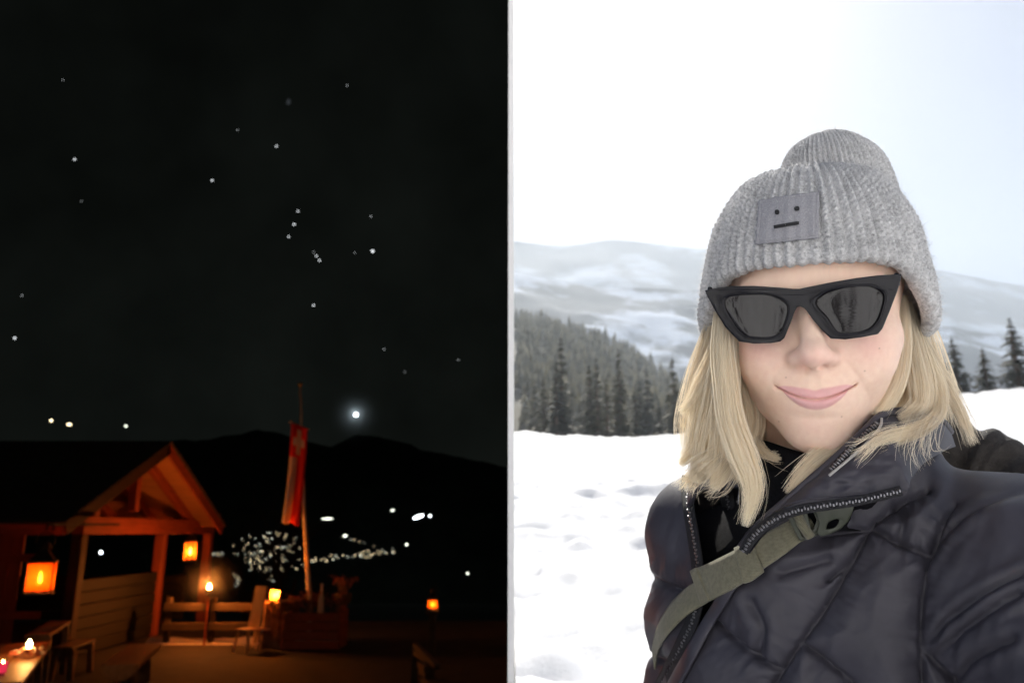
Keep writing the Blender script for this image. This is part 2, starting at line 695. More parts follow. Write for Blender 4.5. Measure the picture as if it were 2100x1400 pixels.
MB().box(L((XG - LEN / 2 - .32, yA, ridge_z)), (LEN, .2, .24), None, .01).build('ridge_beam', M_RED, hut)
tl, tr = at_x(160, 1080, XT), at_x(433, 1078, XT)
tz = (tl[2] + tr[2]) / 2
MB().box(L((XT, (tl[1] + tr[1]) / 2, tz)), (.2, tr[1] - tl[1], .30), None, .012).build('tie_beam', M_REDY, hut)
for yk in (yA - .02,):
    MB().box(L((XT, yk, (tz + ridge_z) / 2)), (.16, .16, ridge_z - tz - .54), None, .01).build('king_post', M_REDZ, hut)
for px, y in ((326, at_x(326, 1150, XT)[1]), (0, tr[1] - .12), (0, tl[1] + .1)):
    MB().box(L((XT, y, (tz - .152) / 2)), (.19, .19, tz - .152), None, .012).build('post', M_SHADEW if y < 14.5 else M_REDZ, hut)
yP = at_x(326, 1150, XT)[1]
# plates along the eaves, tie-beam ends, pegs
for y in (tl[1] + .1, tr[1] - .12):
    MB().box(L((XG - LEN / 2 - .3, y, tz + .24)), (LEN, .18, .18), None, .01).build('wall_plate', M_RED, hut)
# plank parapet between front and middle post, and on to the back post
for k in range(6):
    z = .13 + k * .205
    y0, y1 = tl[1] + .21, yP - .11
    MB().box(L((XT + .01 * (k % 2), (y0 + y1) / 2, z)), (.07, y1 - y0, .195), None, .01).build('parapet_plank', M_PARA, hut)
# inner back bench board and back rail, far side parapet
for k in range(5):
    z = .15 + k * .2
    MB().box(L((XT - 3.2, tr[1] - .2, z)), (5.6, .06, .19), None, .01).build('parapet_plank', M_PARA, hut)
# front wall of upright boards, left of the front post
yW = tl[1] + .1
for k in range(14):
    x = XT - .95 - k * .215
    MB().box(L((x, yW - .12 + .012 * (k % 2), (tz + .1) / 2)), (.205, .035, tz + .1), None, .005).build('wall_board', M_REDZ, hut)
MB().box(L((XT - 1.9, yW - .165, 1.62)), (3.0, .06, .12), None, .006).build('wall_rail', M_RED, hut)
MB().box(L((XT - 2.3, yW - .165, .72)), (3.8, .06, .12), None, .006).build('wall_rail', M_RED, hut)
MB().box(L((XG - LEN / 2, yF - .03, zF - .10)), (LEN, .04, .2), None, .006).build('fascia_board', M_RED, hut)

# ------------------------------------------------------------------ lanterns
M_FLAME = m_emit('flame', (1.0, .62, .18), 34.0)
M_WAX = m_plain('candle_wax', (.8, .66, .45), .5, .1, 10, .05)
t = NT('amber_pane')
tr_ = t.n('BsdfTransparent')
tr_.inputs[0].default_value = (1.0, .62, .25, 1)
tl_ = t.n('BsdfTranslucent')
tl_.inputs[0].default_value = (1.0, .33, .05, 1)
wv = t.n('TexWave', wave_type='RINGS', rings_direction='SPHERICAL')
wv.inputs['Scale'].default_value = 9.0
tcg = t.coord((1, 1, 1))
t.l(tcg, wv.inputs['Vector'])
mr = t.n('MapRange')
mr.inputs['To Min'].default_value = .42
mr.inputs['To Max'].default_value = .66
t.l(wv.outputs['Fac'], mr.inputs['Value'])
mx = t.n('MixShader')
t.l(mr.outputs[0], mx.inputs[0])
t.l(tr_.outputs[0], mx.inputs[1])
t.l(tl_.outputs[0], mx.inputs[2])
t.l(mx.outputs[0], t.out.inputs[0])
M_PANE = t.m

def lantern_top(th, w, h, k):
    b = MB()
    b.lathe([(w * .60 if k == 4 else w * .52, h + .062), (w * .38, h + .062 + w * .22), (w * .22, h + .062 + w * .42)], (0, 0, 0), k)
    cap = b.build('cap', M_IRON, th)
    if k == 4:
        cap.rotation_euler = (0, 0, math.pi / 4)
    b = MB().lathe([(w * .25, 0), (w * .25, .02), (w * .19, .05 * w / .2), (w * .04, .07 * w / .2)], (0, 0, h + .064 + w * .44), 14)
    b.build('chimney', M_IRON, th)
    zt = h + .064 + w * .74
    pts = [(w * .34 * math.cos(a), 0, zt + w * .34 * math.sin(a)) for a in np.linspace(-.3, math.pi + .3, 14)]
    MB().tube(pts, w * .022, 6).build('handle', M_IRON, th)

def lantern(loc, w, h, label, power, group='lit lanterns on the terrace', round_=False, rz=.3, col=(1.0, .32, .06), open_=False):
    """loc: centre of the base"""
    th = thing('lantern', loc, label, 'lantern', group, rz)
    b = MB()
    if not round_:
        b.box((0, 0, .015), (w * 1.08, w * 1.08, .03), None, .004)
        for sx_ in (-1, 1):
            for sy_ in (-1, 1):
                b.box((sx_ * w * .48, sy_ * w * .48, h / 2 + .03), (w * .06, w * .06, h), None)
        b.box((0, 0, h + .04), (w * 1.08, w * 1.08, .03), None, .004)
    else:
        b.lathe([(w * .5, 0), (w * .54, .005), (w * .54, .03), (w * .4, .032)], (0, 0, 0), 20)
        for a in range(4):
            an = a * math.pi / 2 + .4
            b.tube([(w * .53 * math.cos(an), w * .53 * math.sin(an), .02), (w * .53 * math.cos(an), w * .53 * math.sin(an), h + .04)], .005, 6)
        if not open_:
            b.lathe([(w * .4, h + .03), (w * .54, h + .031), (w * .54, h + .06), (w * .5, h + .062)], (0, 0, 0), 20)
    b.build('frame', M_IRON, th)
    k = 4 if not round_ else 18
    if not open_:
        lantern_top(th, w, h, k)
    if round_:
        MB().lathe([(w * .49, .034), (w * .49, h + .028)], (0, 0, 0), 20).build('glass', M_PANE, th)
    if not round_:
        for a in range(4):
            p = MB().box((0, 0, 0), (w * .88, .004, h - .04)).build('pane', M_PANE, th)
            p.location = (w * .485 * math.sin(a * math.pi / 2), -w * .485 * math.cos(a * math.pi / 2), h / 2 + .035)
            p.rotation_euler = (0, 0, a * math.pi / 2)
    ch = h * .28
    MB().lathe([(w * .17, .032), (w * .17, .03 + ch), (w * .02, .03 + ch * 1.03)], (0, 0, 0), 14).build('candle', M_WAX, th)
    fl = MB().lathe([(.002, 0), (w * .06, .015 * h / .25), (w * .075, .035 * h / .25), (w * .05, .06 * h / .25), (.001, .10 * h / .25)], (0, 0, .036 + ch), 10)
    fl.build('flame', M_FLAME, th, True)
    point_light('lantern_glow', (0, 0, .05 + ch + .04 * h / .25), power, col, w * .08, th)
    return th

ly = 11.3
lp = at_y(78, 1218, ly)
lantern(lp, .34, .40, 'large square lantern with glowing amber panes hanging at the hut front', 40.0, rz=.42, col=(1.0, .15, .018))
hook_top = np.array([lp[0], lp[1], lp[2] + .86])
hk = thing('lantern_hook', hook_top, 'black iron hook and arm carrying the large amber lantern', 'hook')
b = MB()
b.tube([(0, 0, 0), (0, 0, .05), (.05, 0, .09), (.09, 0, .05), (.08, 0, 0)], .012, 6)
b.bar((0, 0, .08), (-.05, yW - lp[1] - .14, .10), .035, .035)
b.build('hook', M_IRON, hk)

lp2 = at_x(388, 1150, XT + .05)
lantern(lp2, .27, .38, 'round glass lantern hanging from the back end of the tie beam', 34.0, round_=True, col=(1.0, .17, .02))
b = MB().tube([(0, 0, 0), (0, 0, .5)], .008, 6)
hk2 = b.build('lantern_chain', M_IRON)
hk2.location = (lp2[0], lp2[1], lp2[2] + .7)
tag(hk2, 'thin chain carrying the round glass lantern under the beam', 'chain')

# ------------------------------------------------------------------ fence with the torch
yFe = at_z(430, 1321, 0)[1]
fence = thing('rail_fence', (at_y(430, 1300, yFe)[0], yFe, 0), 'low wooden fence with two rails behind the torch', 'fence')
F0 = np.array(fence.location)
x0, x1 = at_y(333, 1280, yFe)[0], at_y(600, 1280, yFe)[0]
for py in (1244, 1284):
    z = at_y(430, py, yFe)[2]
    MB().box((( x0 + x1) / 2 - F0[0], 0, z), (x1 - x0, .05, .14), None, .008).build('rail', M_GREYW, fence)
for px in (340, 431, 524, 596):
    x = at_y(px, 1280, yFe)[0]
    MB().box((x - F0[0], .075, .42), (.1, .09, .84), None, .01).build('post', M_GREYW, fence)
tp = at_y(431, 1206, yFe - .05)
torch = thing('torch', (tp[0], tp[1] - .06, 0), 'burning torch on a stake in front of the rail fence', 'torch')
MB().tube([(0, 0, -.02), (0, 0, tp[2] - .12)], [.022, .018], 8).build('stake', M_REDZ, torch)
MB().lathe([(.03, 0), (.06, .05), (.065, .12), (.055, .125)], (0, 0, tp[2] - .13), 12).build('bowl', M_IRON, torch)
MB().lathe([(.004, 0), (.03, .02), (.038, .045), (.028, .08), (.01, .11), (.001, .13)], (.004, 0, tp[2] - .03), 10).build('flame', m_emit('torch_flame', (1.0, .58, .16), 60.0), torch, True)
point_light('torch_glow', (0, -.09, tp[2] + .12), 60.0, (1.0, .24, .035), .06, torch)

# low bank of old snow under the fence
sxn = np.linspace(x0 - .3, x1 + 1.0, 90)
prof = np.linspace(-1, 1, 9)
SV = np.array([[(x, yFe + .28 + p * .3, .1 * (1 - p * p) * (.5 + 1.0 * fbm(np.array([[x * 2.2, p]]), 3, 4)[0]) - .012) for p in prof] for x in sxn])
gi = np.arange(SV.shape[0] * SV.shape[1]).reshape(SV.shape[:2])
GF = np.stack([gi[:-1, :-1], gi[1:, :-1], gi[1:, 1:], gi[:-1, 1:]], -1).reshape(-1, 4)
M_OLDSNOW = m_plain('old_snow', (.7, .68, .65), .8, .1, 8, .4)
tag(mk('snow_bank', SV, GF, M_OLDSNOW, smooth=True), 'thin bank of old snow along the foot of the fence', 'snow', kind='structure')

# ------------------------------------------------------------------ sandwich board, stump lantern, planter
M_PALE = m_wood('pale_board', (.62, .46, .26), .75, 1.0, .6, 2)
def tall_chair(px, py, label, rz, k=1.0):
    y_ = at_z(px, py, 0)[1]
    p_ = at_y(px, py, y_)
    th = thing('chair', (p_[0], p_[1], 0), label, 'chair', 'pale chairs by the stump', rz)
    MB().box((0, 0, .37 * k), (.30 * k, .30 * k, .03), None, .006).build('seat', M_PALE, th)
    MB().bar((0, .14 * k, .39 * k), (0, .26 * k, 1.08 * k), .26 * k, .025, (0, -1, .2), .005).build('backrest', M_PALE, th)
    for sx_ in (-1, 1):
        MB().bar((sx_ * .12 * k, -.12 * k, .355 * k), (sx_ * .15 * k, -.17 * k, 0), .032, .032, (0, 1, 0)).build('leg', M_PALE, th)
        MB().bar((sx_ * .12 * k, .12 * k, .355 * k), (sx_ * .14 * k, .2 * k, 0), .032, .032, (0, 1, 0)).build('leg', M_PALE, th)
    return th
tall_chair(506, 1335, 'slim pale chair with a tall plain back before the fence', R(-24))
tall_chair(538, 1328, 'slim chair half hidden behind the front chair and the stump', R(-60), .9)
yT = at_z(568, 1325, 0)[1]
sp = at_y(566, 1325, yT)
stump = thing('tree_stump', (sp[0], sp[1], 0), 'tall tree stump carrying a small lantern next to the pale chairs', 'stump')
hst = at_y(560, 1232, yT)[2]
M_BARK = m_plain('stump_bark', (.16, .10, .06), .95, .5, 9, .8)
V, F2 = [], []
for i, z in enumerate(np.linspace(0, hst, 10)):
    for j in range(26):
        an = 2 * math.pi * j / 26
        r_ = .27 * (1 + .22 * math.exp(-z * 6)) * (1 + .09 * math.sin(an * 5 + .6) + .05 * math.sin(an * 11 + z * 2))
        V.append((r_ * math.cos(an), r_ * math.sin(an), z))
for i in range(9):
    for j in range(26):
        F2.append((i * 26 + j, i * 26 + (j + 1) % 26, (i + 1) * 26 + (j + 1) % 26, (i + 1) * 26 + j))
F2.append(tuple(9 * 26 + j for j in range(26)))
mk('trunk', V, F2, M_BARK, stump)
lantern((sp[0] - .06, sp[1] - .08, hst + .004), .17, .17, 'small bright open glass candle lamp standing on the tall stump', 95.0, rz=.2, col=(1.0, .30, .05), round_=True, open_=True)

M_TWIG = m_plain('dry_twig', (.20, .10, .06), .9, .4, 8, 0)
M_PETAL = m_plain('dry_bloom', (.34, .10, .07), .8, .5, 12, 0)
def dry_plant(th, c, h, n, spread, seed):
    rr = random.Random(seed)
    b, pb = MB(), MB()
    for k in range(n):
        an, s = rr.uniform(0, 6.28), rr.uniform(.1, 1) * spread
        hh = h * rr.uniform(.55, 1)
        p0 = Vector(c) + Vector((rr.gauss(0, .05), rr.gauss(0, .05), 0))
        p2 = Vector(c) + Vector((s * math.cos(an), s * math.sin(an), hh))
        p1 = (p0 + p2) / 2 + Vector((0, 0, hh * .18))
        b.tube([p0, p1, p2], [.007, .005, .003], 4, False)
        for q in range(5):
            o_ = p1 + (p2 - p1) * rr.random() + Vector((rr.gauss(0, .03), rr.gauss(0, .03), rr.gauss(0, .03)))
            w = rr.uniform(.015, .035)
            d1, d2 = Vector((rr.gauss(0, 1), rr.gauss(0, 1), rr.gauss(0, 1))).normalized() * w, Vector((rr.gauss(0, 1), rr.gauss(0, 1), rr.gauss(0, 1))).normalized() * w
            pb.add([o_ - d1, o_ - d2, o_ + d1, o_ + d2], [(0, 1, 2, 3)])
    tag(b.build('stems', M_TWIG, th), kind='stuff')
    tag(pb.build('blooms', M_PETAL, th), kind='stuff')

yPl = at_z(640, 1328, 0)[1]
pp = at_y(645, 1328, yPl)
pl = thing('planter', (pp[0], pp[1], 0), 'dark wooden planter with dry plants at the foot of the flagpole', 'planter')
for k in range(4):
    MB().box((0, -.34, .1 + k * .155), (1.0, .035, .145), None, .006).build('plank', M_REDY, pl)
    for s_ in (-1, 1):
        MB().box((s_ * .5, 0, .1 + k * .155), (.035, .7, .145), None, .006).build('plank', M_REDY, pl)
MB().box((0, 0, .55), (.95, .64, .06)).build('soil', M_DIRT, pl)
for k, xk in enumerate((-.36, -.12, .1, .34)):
    dry_plant(pl, (xk, -.05, .58), .42, 16, .24, 20 + k)
pp2 = at_y(700, 1322, at_z(700, 1322, 0)[1])
pt = thing('plant_stand', (pp2[0], pp2[1], 0), 'slim wooden stand with a dry bouquet right of the planter', 'plant stand')
MB().box((0, 0, .36), (.12, .12, .72), None, .01).build('post', M_REDZ, pt)
MB().lathe([(.09, .72), (.13, .74), (.15, .92), (.13, .93)], (0, 0, 0), 14).build('pot', M_BARK, pt)
dry_plant(pt, (0, 0, .9), .36, 22, .3, 33)
vp = at_y(650, 1210, yPl - .1)
vs = thing('bottle', (pp[0] + .12, pp[1] - .2, .5805), 'pale slender bottle standing in the planter by the flagpole', 'bottle')
MB().lathe([(.05, 0), (.055, .03), (.05, .3), (.022, .40), (.022, .52), (.03, .53), (.028, .55)], (0, 0, 0), 12).build('body', m_plain('pale_glass', (.55, .52, .46), .2, .1, 5, 0), vs, True)

# ------------------------------------------------------------------ flagpole and banner
yFl = yPl + .6
fb, ft = at_y(637, 1232, yFl), at_y(615, 792, yFl)
pole = thing('flagpole', (fb[0], fb[1], 0), 'slim pale flagpole with a small ball finial', 'flagpole')
M_POLE = m_plain('pole_wood', (.80, .74, .64), .6, .15, 5, .1)
dx = (ft[0] - fb[0])
ptsl = [(0, 0, -.05), (0, 0, .6), (dx * .5, 0, (ft[2]) * .5), (dx, 0, ft[2])]
MB().tube(ptsl, [.05, .045, .035, .022], 10).build('pole', M_POLE, pole, True)
MB().lathe([(.01, 0), (.04, .02), (.05, .05), (.04, .08), (.005, .1)], (dx, 0, ft[2] - .01), 12).build('finial', m_plain('brass', (.6, .45, .2), .35, .1, 5, 0, .9), pole, True)
# banner
M_CLOTHR = m_plain('red_cloth', (.75, .02, .015), .85, .1, 30, .2)
M_CLOTHW = m_plain('white_cloth', (.75, .68, .6), .85, .06, 30, .2)
ban = thing('banner', at_y(614, 1072, yFl - .12), 'long hanging red and white banner with a white cross on the flagpole', 'flag')
B0 = np.array(ban.location)
NU, NV = 40, 90
def banner_pt(u, v):
    tl_, tr2 = np.array([598, 866]), np.array([631, 878])
    bl_, br_ = np.array([578, 1070]), np.array([613, 1076])
    top = tl_ + (tr2 - tl_) * u
    bot = bl_ + (br_ - bl_) * u
    p = top + (bot - top) * v
    p = p + np.array([3.5 * math.sin(v * 3.0) * (1 - u * .4), 2.2 * math.sin(u * 9) * v])
    return at_y(p[0], p[1], yFl - .10 - .05 * math.sin(u * 8.5 + v * 1.2) * (.35 + v) - .03 * math.sin(v * 9 + u * 3)) - B0
BV = np.array([[banner_pt(u, v) for u in np.linspace(0, 1, NU + 1)] for v in np.linspace(0, 1, NV + 1)])
gi = np.arange((NV + 1) * (NU + 1)).reshape(NV + 1, NU + 1)
redF, whF, crF = [], [], []
for i in range(NV):
    for j in range(NU):
        f = (gi[i, j], gi[i, j + 1], gi[i + 1, j + 1], gi[i + 1, j])
        v, u = (i + .5) / NV, (j + .5) / NU
        cross = (abs(u - .5) < .12 and abs(v - .17) < .125) or (abs(u - .5) < .36 and abs(v - .17) < .042)
        if cross:
            crF.append(f)
        elif v > .33 and u < .46:
            whF.append(f)
        else:
            redF.append(f)
for nm, fl, mt in (('red_cloth', redF, M_CLOTHR), ('white_stripe', whF, M_CLOTHW), ('white_cross', crF, M_CLOTHW)):
    o = mk(nm, BV, fl, mt, ban, True)
    bm = bmesh.new()
    bm.from_mesh(o.data)
    bmesh.ops.delete(bm, geom=[v for v in bm.verts if not v.link_faces], context='VERTS')
    bm.to_mesh(o.data)
    bm.free()
    so = o.modifiers.new('thickness', 'SOLIDIFY')
    so.thickness = .004
q0, q1 = at_y(594, 864, yFl - .1) - B0, at_y(634, 880, yFl - .1) - B0
MB().tube([q0, q1], .012, 8).build('cross_bar', M_POLE, ban)

# ------------------------------------------------------------------ bare tree before the village
def bare_tree(px, yT_, zb, h, label, seed):
    rr = random.Random(seed)
    base = at_y(px, 1150, yT_)
    th = thing('bare_tree', (base[0], yT_, zb), label, 'tree', 'bare trees below the terrace')
    tr_b, cr_b = MB(), MB()
    def limb(p, d, ln, r_, lev):
        pts, rad = [p], [r_]
        for k in range(4):
            d = (d + Vector((rr.gauss(0, .16), rr.gauss(0, .16), rr.gauss(.04, .1)))).normalized()
            p = p + d * ln / 4
            pts.append(p)
            rad.append(r_ * (1 - .16 * (k + 1)))
        (tr_b if lev == 0 else cr_b).tube(pts, rad, 7 if lev < 2 else 4, False)
        if lev < 4:
            for k in range(5 if lev == 0 else 4):
                i = rr.randint(1, 4)
                dd = (d + Vector((rr.gauss(0, .75), rr.gauss(0, .75), rr.uniform(0, .5)))).normalized()
                limb(pts[i], dd, ln * rr.uniform(.5, .72), rad[i] * .62, lev + 1)
    limb(Vector((0, 0, 0)), Vector((rr.gauss(0, .06), 0, 1)), h * .5, .16, 0)
    tr_b.build('trunk', M_DTREE, th)
    cr_b.build('crown', M_DTREE, th)
M_DTREE = m_plain('dark_bark', (.05, .04, .03), .95, .3, 6, 0)
bare_tree(572, 29, -4.2, 9.5, 'tall bare tree in the middle of the village lights', 3)
bare_tree(535, 27, -3.8, 8.5, 'bare tree left of the tallest one before the village', 9)
bare_tree(497, 31, -4.2, 8.0, 'leftmost bare tree before the village lights', 14)

# ------------------------------------------------------------------ tables, benches and candles at the left
M_TABLE = m_wood('table_plank', (.20, .10, .045), .6, 1.0, .5, 1)
def plank_table(p, q, w, z, label, name='wooden_table', cat='table', legs=True, npl=3, th_=.045):
    p, q = np.array([p[0], p[1], 0.]), np.array([q[0], q[1], 0.])
    c = (p + q) / 2
    d = q - p
    ln = np.linalg.norm(d)
    th = thing(name, c, label, cat, rz=math.atan2(d[1], d[0]) - math.pi / 2)
    for k in range(npl):
        MB().box(((k + .5) * w / npl - w / 2, 0, z - th_ / 2 + .001 * (k % 2)), (w / npl - .012, ln, th_), None, .008).build('plank', M_TABLE, th)
    for s_ in (-1, 1):
        for sx_ in (-1, 1):
            MB().bar((sx_ * w * .36, s_ * ln * .4, z - th_), (sx_ * w * .44, s_ * ln * .42, 0), .08, .08, (0, 1, 0), .008).build('leg', M_TABLE, th)
        MB().box((0, s_ * ln * .4, z - th_ - .05), (w * .86, .07, .08)).build('crossbar', M_TABLE, th)
    return th
pa, pb_ = at_z(30, 1404, .76), at_z(78, 1322, .76)
plank_table((pa[0] - .38, pa[1]), (pb_[0] - .38, pb_[1] + .15), .8, .76, 'near wooden table with a candle and flowers at the left edge')
pa, pb_ = at_z(95, 1300, .74), at_z(140, 1272, .74)
plank_table((pa[0] - .12, pa[1]), (pb_[0] - .12, pb_[1]), .30, .74, 'narrow plank shelf table behind the flower candle', npl=2)
pa, pb_ = at_z(152, 1316, .46), at_z(190, 1309, .46)
plank_table((pa[0] + .1, pa[1] - .5), (pb_[0] - .1, pb_[1]), .3, .46, 'low plank bench in front of the hut parapet', 'wooden_bench', 'bench', npl=2)
# half-log bench
pa, pb_ = at_z(246, 1362, .46), at_z(300, 1318, .46)
lb = thing('log_bench', ((pa[0] + pb_[0]) / 2, (pa[1] + pb_[1]) / 2, 0), 'split log bench with a pale sawn end in front of the hut', 'bench',
           rz=math.atan2(pb_[1] - pa[1], pb_[0] - pa[0]) - math.pi / 2)
ln = float(np.linalg.norm(pb_ - pa))
V, F2 = [], []
ang = np.linspace(math.pi, 2 * math.pi, 13)
for y in (-ln / 2, ln / 2):
    for a in ang:
        V.append((.21 * math.cos(a), y, .46 + .19 * math.sin(a)))
for j in range(12):
    F2.append((j, j + 1, 13 + j + 1, 13 + j))
F2 += [(12, 0, 13, 25), tuple(range(13))[::-1], tuple(range(13, 26))]
mk('half_log', V, F2, M_TABLE, lb)
for s_ in (-1, 1):
    MB().lathe([(.15, 0), (.13, .28)], (0, s_ * ln * .33, 0), 12).build('leg', M_BARK, lb)
# candle lamp with a wreath of flowers on the near table
cp_ = at_z(57, 1345, .78)
cl = thing('flower_candle', (cp_[0], cp_[1], .764), 'bright candle in a glass ringed with flowers on the near table', 'candle')
MB().lathe([(.05, 0), (.055, .09), (.05, .1)], (0, 0, 0), 14).build('wax', M_WAX, cl)
MB().lathe([(.004, 0), (.02, .012), (.024, .035), (.014, .06), (.001, .085)], (0, 0, .1), 10).build('flame', m_emit('candle_flame', (1.0, .72, .28), 45.0), cl, True)
point_light('candle_glow', (0, -.03, .22), 5.0, (1.0, .36, .07), .04, cl)
rr = random.Random(2)
for k in range(12):
    an = k * .524
    b = MB()
    c = Vector((.13 * math.cos(an), .13 * math.sin(an), .04 + rr.uniform(-.01, .03)))
    for q in range(6):
        d1 = Vector((rr.gauss(0, 1), rr.gauss(0, 1), rr.gauss(.4, .6))).normalized()
        d2 = d1.orthogonal().normalized() * .022
        d3 = d1.cross(d2).normalized() * .018
        b.add([c, c + d1 * .03 + d2, c + d1 * .055, c + d1 * .03 - d2], [(0, 1, 2, 3)])
    b.build('blossom', M_PETAL if k % 3 else M_CLOTHW, cl)
rp_ = at_z(4, 1374, .78)
rc = thing('votive_glass', (rp_[0], rp_[1], .764), 'small pink red votive glass at the left edge of the near table', 'candle')
MB().lathe([(.035, 0), (.045, .09), (.04, .09), (.032, .02)], (0, 0, 0), 16).build('glass', m_emit('red_glass_glow', (1.0, .04, .10), .35), rc, True)
MB().lathe([(.003, 0), (.012, .02), (.001, .05)], (0, 0, .06), 8).build('flame', M_FLAME, rc, True)

# ------------------------------------------------------------------ right-hand lantern on its post, stair railing
rp_ = at_y(887, 1254, 12.0)
po = thing('lantern_post', (rp_[0], rp_[1], 0), 'dark post with the lantern at the right of the terrace', 'post')
MB().box((0, 0, rp_[2] / 2 - .01), (.1, .1, rp_[2] - .02), None, .01).build('post', M_DTREE, po)
MB().box((0, 0, rp_[2] - .012), (.2, .2, .02)).build('shelf', M_DTREE, po)
lantern((rp_[0], rp_[1], rp_[2]), .16, .15, 'small lantern alone in the dark at the right of the terrace', 2.0, rz=.1)
r0, r1 = at_y(852, 1322, 10.5), at_y(897, 1366, 9.0)
rl = thing('stair_railing', (r0[0], r0[1], 0), 'sloping wooden stair railing with slats at the bottom right of the terrace', 'railing')
Rl = lambda p: np.asarray(p) - np.array([r0[0], r0[1], 0])
MB().bar(Rl(r0), Rl(r1), .07, .06, (0, 0, 1), .006).build('handrail', M_GREYW, rl)
for (a, b2) in (((851, 1338), (878, 1352)), ((859, 1362), (874, 1372)), ((862, 1374), (876, 1384)), ((866, 1395), (882, 1405))):
    MB().bar(Rl(at_y(*a, 10.3)), Rl(at_y(*b2, 9.5)), .05, .07, (0, 0, 1), .006).build('slat', M_GREYW, rl)
MB().bar(Rl((r0[0], r0[1], 0)), Rl(r0), .08, .08, (0, 1, 0)).build('post', M_DTREE, rl)

# ------------------------------------------------------------------ lit mist balls standing in for the halos of floodlight and torch
def halo_ball(c, r_, dens, label):
    t = NT('halo_mist')
    t.t.nodes.remove(t.b)
    pv = t.n('VolumePrincipled')
    pv.inputs['Color'].default_value = (.9, .95, 1.0, 1)
    tc = t.n('TexCoord')
    gr = t.n('TexGradient', gradient_type='QUADRATIC_SPHERE')
    mp = t.n('Mapping')
    mp.inputs['Scale'].default_value = (1 / r_,) * 3
    t.l(tc.outputs['Object'], mp.inputs[0])
    t.l(mp.outputs[0], gr.inputs[0])
    pw = t.n('Math', operation='POWER')
    t.l(gr.outputs['Fac'], pw.inputs[0])
    pw.inputs[1].default_value = 1.6
    mu = t.n('Math', operation='MULTIPLY')
    t.l(pw.outputs[0], mu.inputs[0])
    mu.inputs[1].default_value = dens
    t.l(mu.outputs[0], pv.inputs['Density'])
    t.l(pv.outputs[0], t.out.inputs['Volume'])
    bm = bmesh.new()
    bmesh.ops.create_icosphere(bm, subdivisions=3, radius=r_)
    V = np.array([v.co[:] for v in bm.verts])
    F = np.array([[v.index for v in f.verts] for f in bm.faces])
    bm.free()
    o = mk('mist', V, F, t.m)
    o.location = tuple(float(k) for k in c)
    tag(o, label, 'mist', kind='stuff')
fp = pxw(730, 850, 994.0)
point_light('floodlight_glow', (0, -7 / hb.scale[1], 0), 14000.0, (.8, .95, 1.0), 1.0, hb)
halo_ball(pxw(730, 850, 1000.0), 46.0, .005, 'bluish halo round the floodlight')
halo_ball((tp[0], tp[1] - .1, tp[2] + .1), 0.75, .13, 'warm halo round the torch')
# ================================================================== DAY PLACE (right of the partition)
GZ = CAM_H - 1.38            # snow level where the person stands
def snow_h(x, y):
    x, y = np.asarray(x, float), np.asarray(y, float)
    base = np.interp(y, [-60, -30, -12, -4.2, -2.2, -1.2, 0, 4, 8, 16, 30, 62, 74, 90], [38, 22, 9.5, 3.6, 1.1, .15, 0, 0, .0, .95, 3.2, 8.9, 9.5, 6.5])  # steep rise behind the camera is shaped to bounce sun onto the face
    right = smooth01(10, 40, x) * smooth01(12, 60, y) * 3.6
    sh = x.shape
    p = np.stack([x.ravel(), y.ravel()], 1)
    und = (fbm(p * .11, 3, 31) - .5).reshape(sh) * 1.0 * smooth01(4, 14, y)
    drift = (fbm(np.stack([p[:, 0] * .5 + p[:, 1] * .25, p[:, 1] * .9 - p[:, 0] * .3], 1), 4, 33) - .5).reshape(sh) * .8
    near = (fbm(p * 2.2, 4, 35) - .5).reshape(sh) * np.where(y < -1, .5, .16) + (fbm(p * 6.5, 3, 36) - .5).reshape(sh) * np.where((y < -1) & (y > -14), .34, 0)
    return GZ + base + right + und + drift * smooth01(2.5, 8, np.hypot(x, y)) + near * np.where(y > 2, 2.2, 1) * (1 - .5 * smooth01(14, 40, y))

t = NT('snow')
v = t.coord()
f = t.noise(v, 1.1, 5)
t.l(t.ramp(f, [(.3, (.66, .67, .70)), (.7, (.76, .76, .77))]), t.b.inputs['Base Color'])
t.set(Roughness=.75)
t.b.inputs['Specular IOR Level'].default_value = .25
t.b.inputs['Subsurface Weight'].default_value = 0.0
t.bump(t.noise(v, 26, 6, .65), .45, .03)
M_SNOW = t.m

def grid_mesh(xs, ys):
    xx, yy = np.meshgrid(xs, ys, indexing='ij')
    gi = np.arange(xx.size).reshape(xx.shape)
    return xx, yy, np.stack([gi[:-1, :-1], gi[1:, :-1], gi[1:, 1:], gi[:-1, 1:]], -1).reshape(-1, 4)
xx, yy, GF = grid_mesh(np.concatenate([np.geomspace(60, 6, 30) * -1, np.linspace(-5.8, 5.8, 130), np.geomspace(6, 60, 30)]),
                       np.concatenate([-np.geomspace(60, 6, 30), np.linspace(-5.8, D0 - .05, 90)]))
A_ = np.stack([xx, yy, snow_h(xx, yy)], -1).reshape(-1, 3)
xx, yy, GF2 = grid_mesh(np.concatenate([np.linspace(.03, 14, 110), np.geomspace(14.3, 120, 70)]),
                        np.concatenate([np.linspace(D0 - .05, 30, 170), np.linspace(30.5, 90, 70)]))
B_ = np.stack([xx, yy, snow_h(xx, yy)], -1).reshape(-1, 3)
t = NT('trampled_snow_patched')
v = t.coord()
f = t.noise(v, .7, 7, .72)
t.l(t.ramp(f, [(.43, (.07, .065, .06)), (.48, (.72, .72, .73)), (.7, (.86, .86, .87))]), t.b.inputs['Base Color'])  # dark patches stand in for shading, to vary the lens reflections
t.set(Roughness=.85)
t.bump(t.noise(v, 9, 6, .7), .6, .08)
M_TRAMP = t.m
AF = np.concatenate([GF, GF2 + len(A_)])
fy = np.concatenate([A_, B_])[AF[:, 0], 1]
